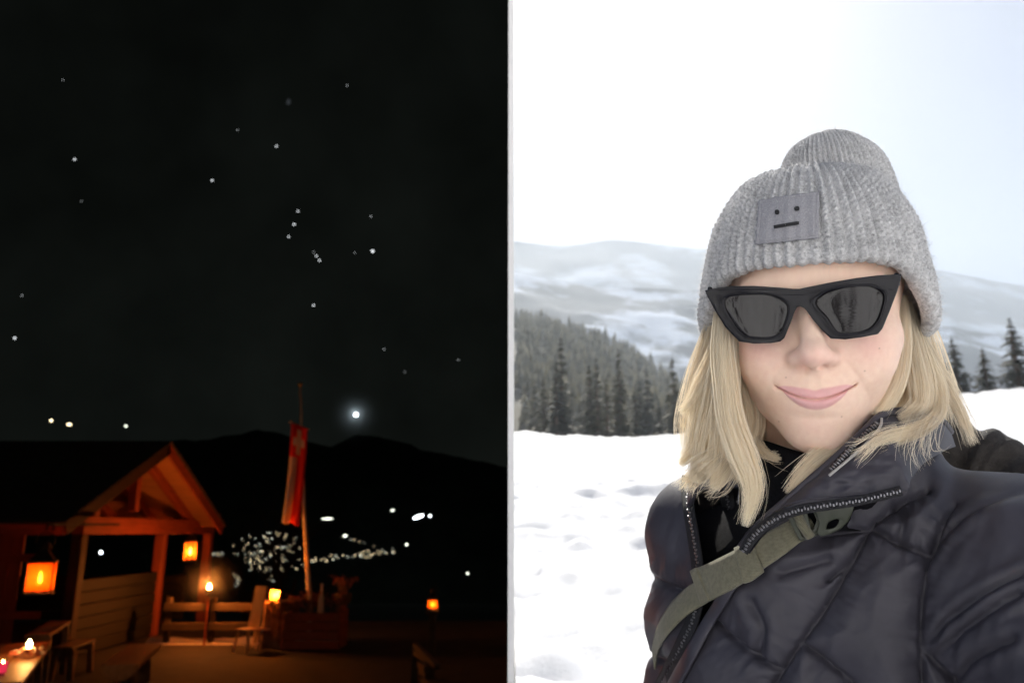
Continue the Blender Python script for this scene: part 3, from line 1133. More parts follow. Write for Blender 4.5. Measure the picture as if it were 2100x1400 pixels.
tag(mk('snow_field', np.concatenate([A_, B_]), AF, smooth=True, mats=[M_SNOW, M_TRAMP], midx=(fy < -1.4).astype(int)),
    'bright sunlit snowfield rising behind the person', 'snow', kind='structure')

# ------------------------------------------------------------------ conifers
t = NT('needles')
v = t.coord()
f = t.noise(v, 1.5, 4)
oi = t.n('ObjectInfo')
mxr = t.n('Math', operation='ADD')
t.l(f, mxr.inputs[0])
mm = t.n('Math', operation='MULTIPLY_ADD')
t.l(oi.outputs['Random'], mm.inputs[0])
mm.inputs[1].default_value = .4
mm.inputs[2].default_value = -.2
t.l(mm.outputs[0], mxr.inputs[1])
t.l(t.ramp(mxr.outputs[0], [(.3, (.035, .034, .02)), (.55, (.075, .068, .032)), (.75, (.12, .10, .045))]), t.b.inputs['Base Color'])
t.set(Roughness=.8)
M_NEEDLE = t.m
M_TRUNK = m_plain('conifer_bark', (.12, .08, .06), .95, .3, 6, .3)
def conifer_mesh(h, seed, dens=1.0):
    rr = np.random.default_rng(seed)
    V, F = [], []
    n = 0
    nl = int(h * 2.6 * dens)
    for k in range(nl):
        tt = (k + rr.random()) / nl
        z = h * (.08 + .92 * tt)
        rad = (h * .19) * (1 - tt) ** .85 * rr.uniform(.75, 1.15) + .06
        nb = int(11 * (1 - tt) + 5)
        for j in range(nb):
            an = rr.random() * 6.283
            r_ = rad * rr.uniform(.55, 1.1)
            d = np.array([math.cos(an), math.sin(an), 0])
            s = np.array([-d[1], d[0], 0])
            droop = r_ * rr.uniform(.2, .5)
            for q in range(4):
                a0, a1 = q / 4 * r_, (q + 1.15) / 4 * r_
                w = .22 * rad ** .5 * (1.1 - q / 5) * rr.uniform(.7, 1.2)
                z0, z1 = z - droop * (q / 4) ** 1.4, z - droop * ((q + 1) / 4) ** 1.4 - .06 * rr.random()
                V += [d * a0 + [0, 0, z0 + .05], d * (a0 + a1) / 2 + s * w + [0, 0, (z0 + z1) / 2 - .1 - .12 * rr.random()],
                      d * a1 + [0, 0, z1], d * (a0 + a1) / 2 - s * w + [0, 0, (z0 + z1) / 2 - .1 - .12 * rr.random()]]
                F.append((n, n + 1, n + 2, n + 3))
                n += 4
    return np.array(V), np.array(F)
protos = []
for k in range(4):
    h = 10.0
    V, F_ = conifer_mesh(h, 50 + k)
    cm = bpy.data.meshes.new('crown')
    o = mk('crown', V, F_, M_NEEDLE)
    b = MB().tube([(0, 0, -.6), (0, 0, h * .5), (0, 0, h * .96)], [.2, .12, .02], 8)
    tr_ = b.build('trunk', M_TRUNK)
    protos.append((o.data, tr_.data))
    bpy.data.objects.remove(o)
    bpy.data.objects.remove(tr_)
def conifer(x, y, z, h, k, label, group, fat=1.0):
    th = thing('pine_tree', (x, y, z), label, 'tree', group, random.uniform(0, 6))
    th.scale = (h / 10 * random.uniform(.9, 1.2) * fat, h / 10 * random.uniform(.9, 1.2) * fat, h / 10)
    for nm, me in (('crown', protos[k % 4][0]), ('trunk', protos[k % 4][1])):
        o = bpy.data.objects.new(nm, me)
        COL.objects.link(o)
        o.parent = th
# three trees on the snow crest at the right
for (px, py0, py1, y, lab) in ((1962, 772, 690, 66, 'leftmost dark pine on the snow crest behind the shoulder'),
                               (2022, 772, 712, 67, 'smallest middle pine on the snow crest behind the shoulder'),
                               (2088, 775, 650, 64, 'largest pine at the right edge on the snow crest'),
                               (1925, 765, 700, 70, 'pine half hidden by the hair on the snow crest')):
    p, q = at_y(px, py0, y), at_y(px, py1, y)
    conifer(p[0], y, float(snow_h(p[0], y)) - .3, q[2] - float(snow_h(p[0], y)) + .3, px % 4, lab, 'pines on the snow crest', 1.9)
rr = random.Random(8)
for k in range(46):
    px = 1056 + rr.random() * 420
    y = rr.uniform(84, 150)
    zt = at_y(px, rr.gauss(765, 32) + (px - 1056) * .10, y)
    h = rr.uniform(12, 18)
    if zt[0] < 4.2:
        continue
    conifer(zt[0], y, zt[2] - h, h, k, 'dark pine of the blurred wood behind the snow crest', 'pines of the wood behind the crest')

# added pines behind the camera: unseen, they only darken the lens reflections
BV_, BF_, nb_ = [], [], 0
for k, (x, y, h) in enumerate(((-2.6, -5.2, 4.2), (-1.0, -6.4, 5.0), (.9, -5.6, 3.4), (-4.4, -6.0, 4.6), (2.6, -7.0, 5.2), (-.2, -9.5, 6.0))):
    V, F_ = conifer_mesh(h, 80 + k, 2.0)
    BV_.append(V + np.array([x, y, float(snow_h(x, y)) - .2]))
    BF_.append(F_ + nb_)
    nb_ += len(V)
tag(mk('reflection_pines', np.concatenate(BV_), np.concatenate(BF_), M_NEEDLE), 'unseen pines added behind the camera to darken the lens reflections', 'trees', kind='stuff')
# wooded near hill, farther hills, far mountains
def hill(name, prof, y0, y1, pybase, mat, label, seed, amp, nx=200, nt=30, ex=1.1):
    px = np.linspace(prof[0][0], prof[-1][0], nx)
    py = np.interp(px, [p[0] for p in prof], [p[1] for p in prof])
    rows = []
    for tt in np.linspace(0, 1, nt):
        top = np.array([at_y(a, b_, y1) for a, b_ in zip(px, py)])
        bot = np.array([at_y(a, pybase, y0) for a in px])
        q = bot * (1 - tt) + top * tt
        e = tt ** ex
        nn_ = fbm(np.stack([q[:, 0] * seed_s(y1), q[:, 1] * seed_s(y1)], 1), 5, seed) - .5
        q[:, 2] = bot[:, 2] * (1 - e) + top[:, 2] * e + amp * nn_ * (.25 + math.sin(math.pi * min(tt, .92)))
        rows.append(q)
    rows = np.array(rows)
    rows[..., 0] = np.maximum(rows[..., 0], .05)
    gi = np.arange(rows.shape[0] * rows.shape[1]).reshape(rows.shape[:2])
    GF = np.stack([gi[:-1, :-1], gi[:-1, 1:], gi[1:, 1:], gi[1:, :-1]], -1).reshape(-1, 4)
    return tag(mk(name, rows, GF, mat, smooth=True), label, 'hill', kind='structure'), rows
seed_s = lambda y1: 6.0 / y1

def m_mountain(name, snowc, rockc, thr, scale):
    t = NT(name)
    v = t.coord()
    f = t.noise(v, scale, 6, .6)
    geo = t.n('NewGeometry')
    sep = t.n('SeparateXYZ')
    t.l(geo.outputs['Normal'], sep.inputs[0])
    ad = t.n('Math', operation='MULTIPLY_ADD')
    t.l(sep.outputs['Z'], ad.inputs[0])
    ad.inputs[1].default_value = .5
    t.l(f, ad.inputs[2])
    t.l(t.ramp(ad.outputs[0], [(thr - .06, rockc), (thr + .06, snowc)]), t.b.inputs['Base Color'])
    t.set(Roughness=.9)
    t.b.inputs['Specular IOR Level'].default_value = .1
    return t.m
M_FORESTH = m_plain('wooded_slope', (.085, .075, .05), .95, .5, .03, 0)
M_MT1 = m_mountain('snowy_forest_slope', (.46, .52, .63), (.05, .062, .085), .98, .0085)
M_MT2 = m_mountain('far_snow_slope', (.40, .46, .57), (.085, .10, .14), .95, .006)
hl, hrows = hill('hill', [(1040, 650), (1120, 668), (1200, 692), (1300, 742), (1400, 815), (1500, 880), (1700, 940)], 150, 480, 930, M_FORESTH,
           'brown green wooded hill behind the snow crest', 3, 16)
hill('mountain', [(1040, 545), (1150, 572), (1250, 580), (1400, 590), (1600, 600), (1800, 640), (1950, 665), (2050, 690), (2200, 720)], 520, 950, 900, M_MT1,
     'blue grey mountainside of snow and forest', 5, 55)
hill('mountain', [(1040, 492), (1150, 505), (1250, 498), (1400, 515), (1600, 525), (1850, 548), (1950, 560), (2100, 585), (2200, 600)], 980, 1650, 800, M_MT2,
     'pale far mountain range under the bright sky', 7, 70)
# the wood on the near hill, too far to tell apart
rr = np.random.default_rng(4)
WV, WF = [], []
n = 0
cand = hrows[3:-1].reshape(-1, 3)
for k in range(2600):
    p = cand[rr.integers(len(cand))] + rr.normal(0, 1, 3) * np.array([4, 4, 0])
    if p[0] < 2.2:
        continue
    h = rr.uniform(7, 13)
    for lay in range(3):
        r_, z0, z1 = h * .17 * (1 - lay * .26), h * (.12 + lay * .24), h * (.55 + lay * .225)
        ang = rr.random() * 6
        m_ = 6
        ring = [p + np.array([r_ * math.cos(ang + 6.283 * j / m_) * rr.uniform(.8, 1.2), r_ * math.sin(ang + 6.283 * j / m_) * rr.uniform(.8, 1.2), z0]) for j in range(m_)]
        WV += ring + [p + np.array([0, 0, z1])]
        for j in range(m_):
            WF.append((n + j, n + (j + 1) % m_, n + m_))
        n += m_ + 1
tag(mk('forest', np.array(WV), np.array(WF), M_NEEDLE), 'dark conifer forest covering the hill behind the snow crest', 'forest', kind='stuff')

# ------------------------------------------------------------------ haze of the day side
t = NT('haze_air')
t.t.nodes.remove(t.b)
pv = t.n('VolumePrincipled')
pv.inputs['Color'].default_value = (.78, .88, 1.0, 1)
pv.inputs['Density'].default_value = .0005
pv.inputs['Anisotropy'].default_value = .26
t.l(pv.outputs[0], t.out.inputs['Volume'])
hz = MB().box((1250.012, 850, 330), (2500, 1830, 700)).build('haze', t.m)
tag(hz, 'thin bright winter haze over the mountains', 'haze', kind='stuff')
# ================================================================== PERSON (day side, close to the camera)
FEET = np.array([.30, .80, float(snow_h(np.array(.30), np.array(.80))) - .02])
person = thing('person', FEET, 'smiling person in grey knit beanie, black sunglasses and black puffer jacket', 'person')
def pmk(name, Vc, F, mat, parent=None, smooth=True, cols=None):
    """part of the person from camera-frame coordinates"""
    return mk(name, c2w(np.asarray(Vc).reshape(-1, 3)) - FEET, F, mat, parent or person, smooth, cols)

def smin(a, b, k):
    h = np.clip(.5 + .5 * (b - a) / k, 0, 1)
    return b * (1 - h) + a * h - k * h * (1 - h)
def sd_ell(P, c, r):
    p = P - np.asarray(c, float)
    r = np.asarray(r, float)
    k0 = np.sqrt(((p / r) ** 2).sum(-1)) + 1e-9
    k1 = np.sqrt(((p / (r * r)) ** 2).sum(-1)) + 1e-9
    return k0 * (k0 - 1) / k1
def sd_cap(P, a, b, r0, r1=None):
    a, b = np.asarray(a, float), np.asarray(b, float)
    r1 = r0 if r1 is None else r1
    ab = b - a
    tt = np.clip(((P - a) @ ab) / (ab @ ab), 0, 1)
    return np.linalg.norm(P - a - tt[..., None] * ab, axis=-1) - (r0 + (r1 - r0) * tt)

# ------------------------------------------------------------------ head frame: cm, x right as seen, q forward (towards the camera), z up, eye line at 0
HC = pxc(1668, 640, .715)
HYAW, HPITCH, HROLL = R(-22.0), R(1.0), R(-2.4)
def rotm(axis, a):
    return np.array(Matrix.Rotation(a, 3, axis))
HR = rotm('Z', HYAW) @ rotm('X', HPITCH) @ rotm('Y', HROLL)
def h2c(P):
    P = np.asarray(P, float)
    v = np.stack([P[..., 0], -P[..., 1], P[..., 2]], -1) * .01
    return v @ HR.T + HC
def c2h(Pc):
    v = (np.asarray(Pc, float) - HC) @ HR
    return np.stack([v[..., 0], -v[..., 1], v[..., 2]], -1) * 100

def head_sdf(P):
    Q = P.copy()
    Q[..., 0] = np.abs(Q[..., 0])
    B = Q.copy()
    B[..., 0] /= 1.085
    d = sd_ell(B, (0, 0, 3.2), (7.0, 9.0, 8.6))
    d = smin(d, sd_ell(B, (0, 2.8, -2.6), (6.2, 6.3, 6.8)), 1.4)
    d = smin(d, sd_ell(B, (0, 2.9, -6.5), (5.0, 5.2, 4.6)), 1.6)
    d = smin(d, sd_ell(B, (0, 6.2, -10.25), (2.15, 2.05, 1.75)), 2.6)
    d = smin(d, sd_ell(B, (0, 6.15, -6.8), (3.1, 3.0, 2.9)), 1.7)
    d = smin(d, sd_ell(B, (4.15, 5.0, -2.4), (1.9, 2.4, 1.8)), 1.8)
    d = smin(d, sd_ell(B, (3.5, 6.2, -4.6), (1.9, 1.9, 1.7)), 1.7)
    d = smin(d, sd_ell(B, (2.6, 7.3, 1.9), (3.0, 1.4, 1.0)), 1.4)
    # eye sockets
    d = -smin(-d, sd_ell(Q, (3.2, 9.6, 0.1), (1.9, 1.3, 1.2)), .9)
    # nose
    ns = sd_cap(Q, (0, 8.2, .6), (0, 10.2, -3.1), .78, 1.0)
    ns = smin(ns, sd_ell(Q, (0, 10.6, -3.55), (1.08, 1.0, .88)), .7)
    ns = smin(ns, sd_ell(Q, (1.22, 9.45, -3.85), (.76, 1.0, .66)), .75)
    ns = smin(ns, sd_cap(Q, (0, 10.5, -4.1), (0, 9.2, -4.6), .42, .40), .45)
    d = smin(d, ns, .95)
    d = -smin(-d, sd_ell(Q, (.66, 10.0, -4.62), (.40, .60, .26)), .2)
    # neck
    d = smin(d, sd_cap(Q, (0, -1.2, -5), (0, -3.6, -21), 4.9, 4.9), 1.2)
    return d

af = R(1) * np.concatenate([np.arange(-180, -66, 3.0), np.arange(-66, 66, .36), np.arange(66, 180, 3.0)])
ef = R(1) * np.concatenate([np.arange(-88, -66, 2.0), np.arange(-66, 32, .36), np.arange(32, 90.1, 3.0)])
aa, ee = np.meshgrid(af, ef, indexing='ij')
Dr = np.stack([np.sin(aa) * np.cos(ee), np.cos(aa) * np.cos(ee), np.sin(ee)], -1).reshape(-1, 3)
C0 = np.array([0, 2.0, -2.5])
tt = np.full(len(Dr), 17.0)
for it in range(46):
    dd = head_sdf(C0 + Dr * tt[:, None])
    tt = np.maximum(tt - dd * .75, .5)
S = C0 + Dr * tt[:, None]
lo = S[:, 2] < -18
S[lo] = C0 + Dr[lo] * (-15.5 / Dr[lo][:, 2:3])
X, Q_, Z = S[:, 0].copy(), S[:, 1].copy(), S[:, 2].copy()
ax = np.abs(X)
front = smooth01(3.5, 6.0, Q_)
# --- mouth
MW = 2.95
zc = -7.2 + 1.0 * np.clip(ax / MW, 0, 1.25) ** 1.75
cup = .10 * np.exp(-(X / .33) ** 2)
tap = np.clip(1 - (ax / (MW * .98)) ** 2.6, 0, 1)
zu = zc + (.86 - cup) * tap ** .75
zl = zc - .86 * np.clip(1 - (ax / (MW * .86)) ** 2.4, 0, 1) ** .8
up = np.clip((Z - zc) / np.maximum(zu - zc, .03), -1, 3)
dn = np.clip((zc - Z) / np.maximum(zc - zl, .03), -1, 3)
lu = smooth01(-.02, .15, up) * (1 - smooth01(.80, 1.12, up)) * smooth01(0, .12, tap)
ll = smooth01(-.02, .15, dn) * (1 - smooth01(.80, 1.12, dn)) * smooth01(0, .12, tap)
lipm = np.clip(lu + ll, 0, 1) * front
bu = .17 * np.sin(np.pi * np.clip(up, 0, 1) ** .8) * tap ** .6
bl_ = .24 * np.sin(np.pi * np.clip(dn, 0, 1) ** .85) * np.clip(tap, 0, 1) ** .6
crease = np.exp(-((Z - zc) / .075) ** 2) * (1 - smooth01(MW * .98, MW * 1.12, ax))
corner = np.exp(-((ax - MW * 1.02) / .28) ** 2 - ((Z - zc) / .3) ** 2)
disp = bu + bl_ - (.14 + .16 * np.clip(ax / MW, 0, 1)) * crease - .16 * corner
# philtrum, under-lip hollow, chin line, smile folds, dimple
disp += -.07 * np.exp(-(X / .28) ** 2) * smooth01(-6.3, -5.9, Z) * (1 - smooth01(-5.0, -4.6, Z))
disp += .04 * np.exp(-((ax - .5) / .22) ** 2) * smooth01(-6.4, -5.9, Z) * (1 - smooth01(-5.0, -4.6, Z))
disp += -.16 * np.exp(-((Z + 8.75 - .12 * X * X * .3) / .42) ** 2 - (X / 1.9) ** 2)
fx = np.interp(Z, [-7.8, -7.0, -6.2, -5.2, -4.1], [4.0, 3.9, 3.62, 3.0, 2.3])
fw = smooth01(-7.8, -6.8, Z) * (1 - smooth01(-4.4, -3.7, Z))
disp += (-.045 * np.exp(-((ax - fx) / .28) ** 2) + .05 * np.exp(-((ax - fx - .62) / .5) ** 2)) * fw
disp += -.05 * np.exp(-((ax - 4.9) / .22) ** 2 - ((Z + 5.2) / .8) ** 2)
disp *= front
S[:, 1] += disp
S += (fbm(S * 1.3, 3, 2) - .5)[:, None] * .05 * Dr
# --- skin tint
base = np.array([.95, .685, .55])
blush = np.array([.92, .55, .48])
lipc = np.array([.83, .45, .46])
c = np.repeat(base[None], len(S), 0)
wb = .75 * np.exp(-((ax - 4.2) / 1.7) ** 2 - ((Z + 3.0) / 1.5) ** 2) + .6 * np.exp(-((ax - .5) / 1.5) ** 2 - ((Z + 3.7) / .9) ** 2) + .25 * np.exp(-(X / 1.6) ** 2 - ((Z + 9.6) / 1.0) ** 2)
wb = np.clip(wb, 0, 1) * front
c = c + (blush - c) * wb[:, None]
c = c + (lipc - c) * (lipm * .9)[:, None]
cr = np.clip(crease * smooth01(0, .3, front) * .9, 0, 1)
c = c + (np.array([.36, .12, .11]) - c) * (cr * (.35 + .5 * np.clip(ax / MW, 0, 1)))[:, None]  # mouth crease shade put into the tint, deeper at the corners
mott = (fbm(S * 2.6, 4, 12) - .5)
c = c * (1 + .16 * mott[:, None] * np.array([.6, 1.1, 1.1]))
spots = np.array([(3.75, -5.05), (-3.0, -9.2), (1.9, -8.7), (4.9, -3.3), (-2.2, -5.4)])
for (sx_, sz_) in spots:
    w = np.exp(-((X - sx_) ** 2 + (Z - sz_) ** 2) / .06 ** 2) * front
    c = c + (np.array([.38, .2, .13]) - c) * (w * .7)[:, None]
n0, n1 = len(af), len(ef)
gi = np.arange(n0 * n1).reshape(n0, n1)
gj = np.concatenate([gi, gi[:1]], 0)
GF = np.stack([gj[:-1, :-1], gj[1:, :-1], gj[1:, 1:], gj[:-1, 1:]], -1).reshape(-1, 4)
t = NT('skin')
vc = t.n('VertexColor', layer_name='tint')
t.l(vc.outputs[0], t.b.inputs['Base Color'])
t.set(Roughness=.48)
t.b.inputs['Specular IOR Level'].default_value = .4
t.b.inputs['Subsurface Weight'].default_value = .12
t.b.inputs['Subsurface Radius'].default_value = (1.0, .35, .2)
t.b.inputs['Subsurface Scale'].default_value = .004
v = t.coord()
t.bump(t.noise(v, 900, 3), .12, .0006)
M_SKIN = t.m
HEADV = h2c(S)
pmk('body', HEADV, GF, M_SKIN, cols=c)

class DMap:
    """nearest depth of a camera-frame point cloud per photo cell"""
    def __init__(s, Vc, cell=5.0, blur=2):
        s.cell = cell
        px = 1050 + FPX * Vc[:, 0] / Vc[:, 1]
        py = 700 - FPX * Vc[:, 2] / Vc[:, 1]
        s.w, s.h = int(3000 / cell), int(2000 / cell)
        D = np.full((s.h, s.w), 9.0)
        i, j = (py / cell).astype(int), (px / cell).astype(int)
        ok = (i >= 0) & (j >= 0) & (i < s.h) & (j < s.w) & (Vc[:, 1] > .05)
        np.minimum.at(D, (i[ok], j[ok]), Vc[ok, 1])
        for k in range(40):
            m = D > 8
            if not m.any():
                break
            acc, cnt = np.zeros_like(D), np.zeros_like(D)
            for (a, b) in ((0, 1), (0, -1), (1, 0), (-1, 0)):
                r_ = np.roll(D, (a, b), (0, 1))
                g = r_ < 8
                acc += np.where(g, r_, 0)
                cnt += g
            D = np.where(m & (cnt > 0), acc / np.maximum(cnt, 1), D)
        for k in range(blur):
            D = (D + np.roll(D, 1, 0) + np.roll(D, -1, 0) + np.roll(D, 1, 1) + np.roll(D, -1, 1)) / 5
        s.D = D
    def __call__(s, px, py):
        x, y = np.asarray(px, float) / s.cell - .5, np.asarray(py, float) / s.cell - .5
        x, y = np.clip(x, 0, s.w - 2), np.clip(y, 0, s.h - 2)
        i, j = y.astype(int), x.astype(int)
        fy, fx_ = y - i, x - j
        D = s.D
        return (D[i, j] * (1 - fx_) + D[i, j + 1] * fx_) * (1 - fy) + (D[i + 1, j] * (1 - fx_) + D[i + 1, j + 1] * fx_) * fy

def catmull(P, n):
    P = np.asarray(P, float)
    P = np.concatenate([2 * P[:1] - P[1:2], P, 2 * P[-1:] - P[-2:-1]])
    m = len(P) - 3
    u = np.linspace(0, m - 1e-6, n)
    i = u.astype(int)
    f = (u - i)[:, None]
    a, b, c_, d = P[i], P[i + 1], P[i + 2], P[i + 3]
    return .5 * (2 * b + (c_ - a) * f + (2 * a - 5 * b + 4 * c_ - d) * f ** 2 + (3 * b - a - 3 * c_ + d) * f ** 3)

# ------------------------------------------------------------------ beanie
NRIB = 68
def grid_normals(P):
    du = np.roll(P, -1, 0) - np.roll(P, 1, 0)
    dv = np.gradient(P, axis=1)
    n = np.cross(du, dv)
    n /= np.linalg.norm(n, axis=-1, keepdims=True) + 1e-12
    return n
def knit(P, a, arc, amp=1.0, seed=0):
    """displace a grid of head-frame points as ribbed knit"""
    n = grid_normals(P)
    if (n * (P - P.mean((0, 1)))).sum() < 0:
        n = -n
    ph = a * NRIB / (2 * np.pi)
    rib = np.floor(ph)
    u = ph - rib - .5
    rs = np.sin(rib * 12.9898 + seed) * 43758.5453
    rs = rs - np.floor(rs)
    cu = np.cos(np.pi * u) ** 2
    s = arc / .47 + rs * .6
    st = .5 + .5 * np.cos(2 * np.pi * (s + .95 * np.abs(u)))
    purl = .5 + .5 * np.cos(2 * np.pi * (s * 1.0 + .5))
    flat = np.stack([P[..., 0].ravel(), P[..., 1].ravel(), P[..., 2].ravel()], 1)
    lf = (fbm(flat * .45, 3, 40 + seed) - .5).reshape(a.shape)
    hf = (fbm(flat * 7.0, 2, 60 + seed) - .5).reshape(a.shape)
    amp = amp * smooth01(-2.2, .5, arc) if seed == 0 else amp
    d = (.36 * cu ** .8 * (.8 + .4 * rs) + .11 * st * cu + .06 * purl * (1 - cu)) * amp + .30 * lf + .07 * hf
    return P + n * d[..., None], cu
aN = NRIB * 12
av = np.linspace(-np.pi, np.pi, aN, endpoint=False)
deg = np.degrees(np.abs(av))
zb = np.interp(deg, [0, 25, 45, 58, 72, 90, 135, 180], [3.75, 3.75, 3.2, 1.9, -.6, -2.3, -3.2, -3.6])
zt_ = np.interp(deg, [0, 45, 90, 135, 180], [12.35, 12.2, 11.6, 11.0, 10.6])
TZ = [-5, -4, -2, 0, 3, 6, 8, 10, 11.5, 12.6]
RXT = [9.1, 9.5, 9.9, 9.95, 9.55, 8.9, 8.25, 7.15, 5.9, 4.4]
RQF = [10.4, 10.6, 10.9, 11.1, 11.0, 10.6, 9.9, 8.5, 7.0, 5.2]
RQB = [9.5, 10.0, 10.5, 10.8, 10.8, 10.4, 9.6, 8.2, 6.6, 4.8]
TZf = np.linspace(-5, 12.6, 200)
def smt(tab):
    y = np.interp(TZf, TZ, tab)
    k = np.ones(17) / 17
    yp = np.pad(y, 8, mode='reflect', reflect_type='odd')
    return np.convolve(yp, k, 'valid')
RXs, RQFs, RQBs = smt(RXT), smt(RQF), smt(RQB)
def cuff_pt(a, z, inset=0.0):
    rx_ = np.interp(z, TZf, RXs) - inset
    rf = np.where(np.cos(a) > 0, np.interp(z, TZf, RQFs), np.interp(z, TZf, RQBs)) - inset
    sn, cs = np.sin(a), np.cos(a)
    # slightly squared ellipse
    return np.stack([rx_ * np.sign(sn) * np.abs(sn) ** .92, rf * np.sign(cs) * np.abs(cs) ** .95 - .6, z], -1)
rows, arcs = [], []
vmain = np.linspace(0, 1, 190)
for k in range(14):
    th_ = math.pi * (k / 14)               # 0 inside .. pi outside
    r_ = .62
    rows.append(cuff_pt(av, zb + r_ - r_ * math.sin(th_), inset=r_ * (1 + math.cos(th_))))
    arcs.append(np.full(aN, -1.95 + k * .14))
for vv in vmain:
    z = zb + .62 + (zt_ - .5 - zb - .62) * vv
    rows.append(cuff_pt(av, z))
    arcs.append((z - zb - .62) * 1.04)
for k in range(1, 12):
    th_ = math.pi * (k / 11)
    r_ = .5
    rows.append(cuff_pt(av, np.minimum(zt_ - .5 + r_ * math.sin(th_), 12.6), inset=r_ * (1 - math.cos(th_))))
    arcs.append((zt_ - zb) * 1.04 + k * .14)
P = np.stack(rows, 1)
arc = np.stack(arcs, 1)
A2 = np.repeat(av[:, None], P.shape[1], 1)
CUFFS = h2c(P.copy().reshape(-1, 3))
P, cu = knit(P, A2, arc, 1.0, 0)
def ring_faces(na, nv):
    gi = np.arange(na * nv).reshape(na, nv)
    gj = np.concatenate([gi, gi[:1]], 0)
    return np.stack([gj[:-1, :-1], gj[1:, :-1], gj[1:, 1:], gj[:-1, 1:]], -1).reshape(-1, 4)
t = NT('grey_wool')
v = t.coord()
f = t.noise(v, 420, 4, .7)
f2 = t.noise(v, 60, 3)
ad = t.n('Math', operation='MULTIPLY_ADD')
t.l(f2, ad.inputs[0])
ad.inputs[1].default_value = .35
t.l(f, ad.inputs[2])
t.l(t.ramp(ad.outputs[0], [(.45, (.25, .253, .262)), (.68, (.52, .524, .535)), (.9, (.74, .74, .75))]), t.b.inputs['Base Color'])
t.set(Roughness=.95)
t.b.inputs['Specular IOR Level'].default_value = .15
t.b.inputs['Sheen Weight'].default_value = .35
t.b.inputs['Sheen Roughness'].default_value = .4
t.bump(f, .5, .0015)
M_WOOL = t.m
beanie = pmk('beanie', h2c(P.reshape(-1, 3)), ring_faces(*P.shape[:2]), M_WOOL)
beanie['label'] = 'grey ribbed knit beanie with a wide folded cuff'
CUFFV = h2c(P.reshape(-1, 3))
# slouching crown
aC = NRIB * 8
ac = np.linspace(-np.pi, np.pi, aC, endpoint=False)
rows, arcs = [], []
for w in np.linspace(0, 1, 90):
    z = 9.5 + 6.9 * math.sin(w * math.pi / 2)
    r_ = 5.3 * math.cos(w * math.pi / 2) ** .64 + .02
    cx = 2.6 - 1.1 * w
    rows.append(np.stack([cx + r_ * .92 * np.sin(ac), -2.2 - .4 * w + r_ * 1.1 * np.cos(ac), np.full(aC, z) + .25 * w * np.sin(ac * 2 + 1)], -1))
    arcs.append(np.full(aC, w * 11.0))
Pc = np.stack(rows, 1)
Ac = np.repeat(ac[:, None], Pc.shape[1], 1)
fall = np.clip((1 - np.linspace(0, 1, 90)) * 2.0, 0, 1)
Pk, _ = knit(Pc, Ac, np.stack(arcs, 1), 1.0, 3)
Pk = Pc + (Pk - Pc) * (fall[None, :, None] * .85)
pmk('crown', h2c(Pk.reshape(-1, 3)), ring_faces(*Pk.shape[:2]), M_WOOL, beanie)
# loose wool fibres
nf = 22000
fi = RNG.integers(0, len(CUFFV), nf)
src = np.concatenate([P.reshape(-1, 3), Pk.reshape(-1, 3)])
fi = np.concatenate([fi, len(CUFFV) + RNG.integers(0, len(Pk.reshape(-1, 3)), 3500)])
p0 = src[fi]
cen = np.array([0, -1, 4.0])
nd = (p0 - cen)
nd /= np.linalg.norm(nd, axis=1, keepdims=True)
dirs = nd * .55 + RNG.normal(0, .6, (len(fi), 3))
dirs /= np.linalg.norm(dirs, axis=1, keepdims=True)
ln_ = RNG.uniform(.2, .75, len(fi))[:, None]
bend = RNG.normal(0, .18, (len(fi), 3))
sd = np.cross(dirs, RNG.normal(0, 1, (len(fi), 3)))
sd /= np.linalg.norm(sd, axis=1, keepdims=True)
w_ = .010
m1 = p0 + dirs * ln_ * .5 + bend * ln_ * .5
m2 = p0 + dirs * ln_ + bend * ln_ * 1.4
FV = np.stack([p0 - sd * w_, p0 + sd * w_, m1 + sd * w_ * .8, m1 - sd * w_ * .8, m2 + sd * w_ * .4, m2 - sd * w_ * .4], 1).reshape(-1, 3)
bi = np.arange(len(fi))[:, None] * 6
FF = np.concatenate([bi + np.array([[0, 1, 2, 3]]), bi + np.array([[3, 2, 4, 5]])])
t = NT('wool_fibre')
t.b.inputs['Base Color'].default_value = (.62, .62, .63, 1)
t.set(Roughness=.8)
trl = t.n('BsdfTranslucent')
trl.inputs[0].default_value = (.75, .75, .76, 1)
mx = t.n('MixShader')
mx.inputs[0].default_value = .55
t.l(t.b.outputs[0], mx.inputs[1])
t.l(trl.outputs[0], mx.inputs[2])
t.l(mx.outputs[0], t.out.inputs[0])
fz = pmk('wool_fuzz', h2c(FV), FF, t.m, beanie)
tag(fz, kind='stuff')

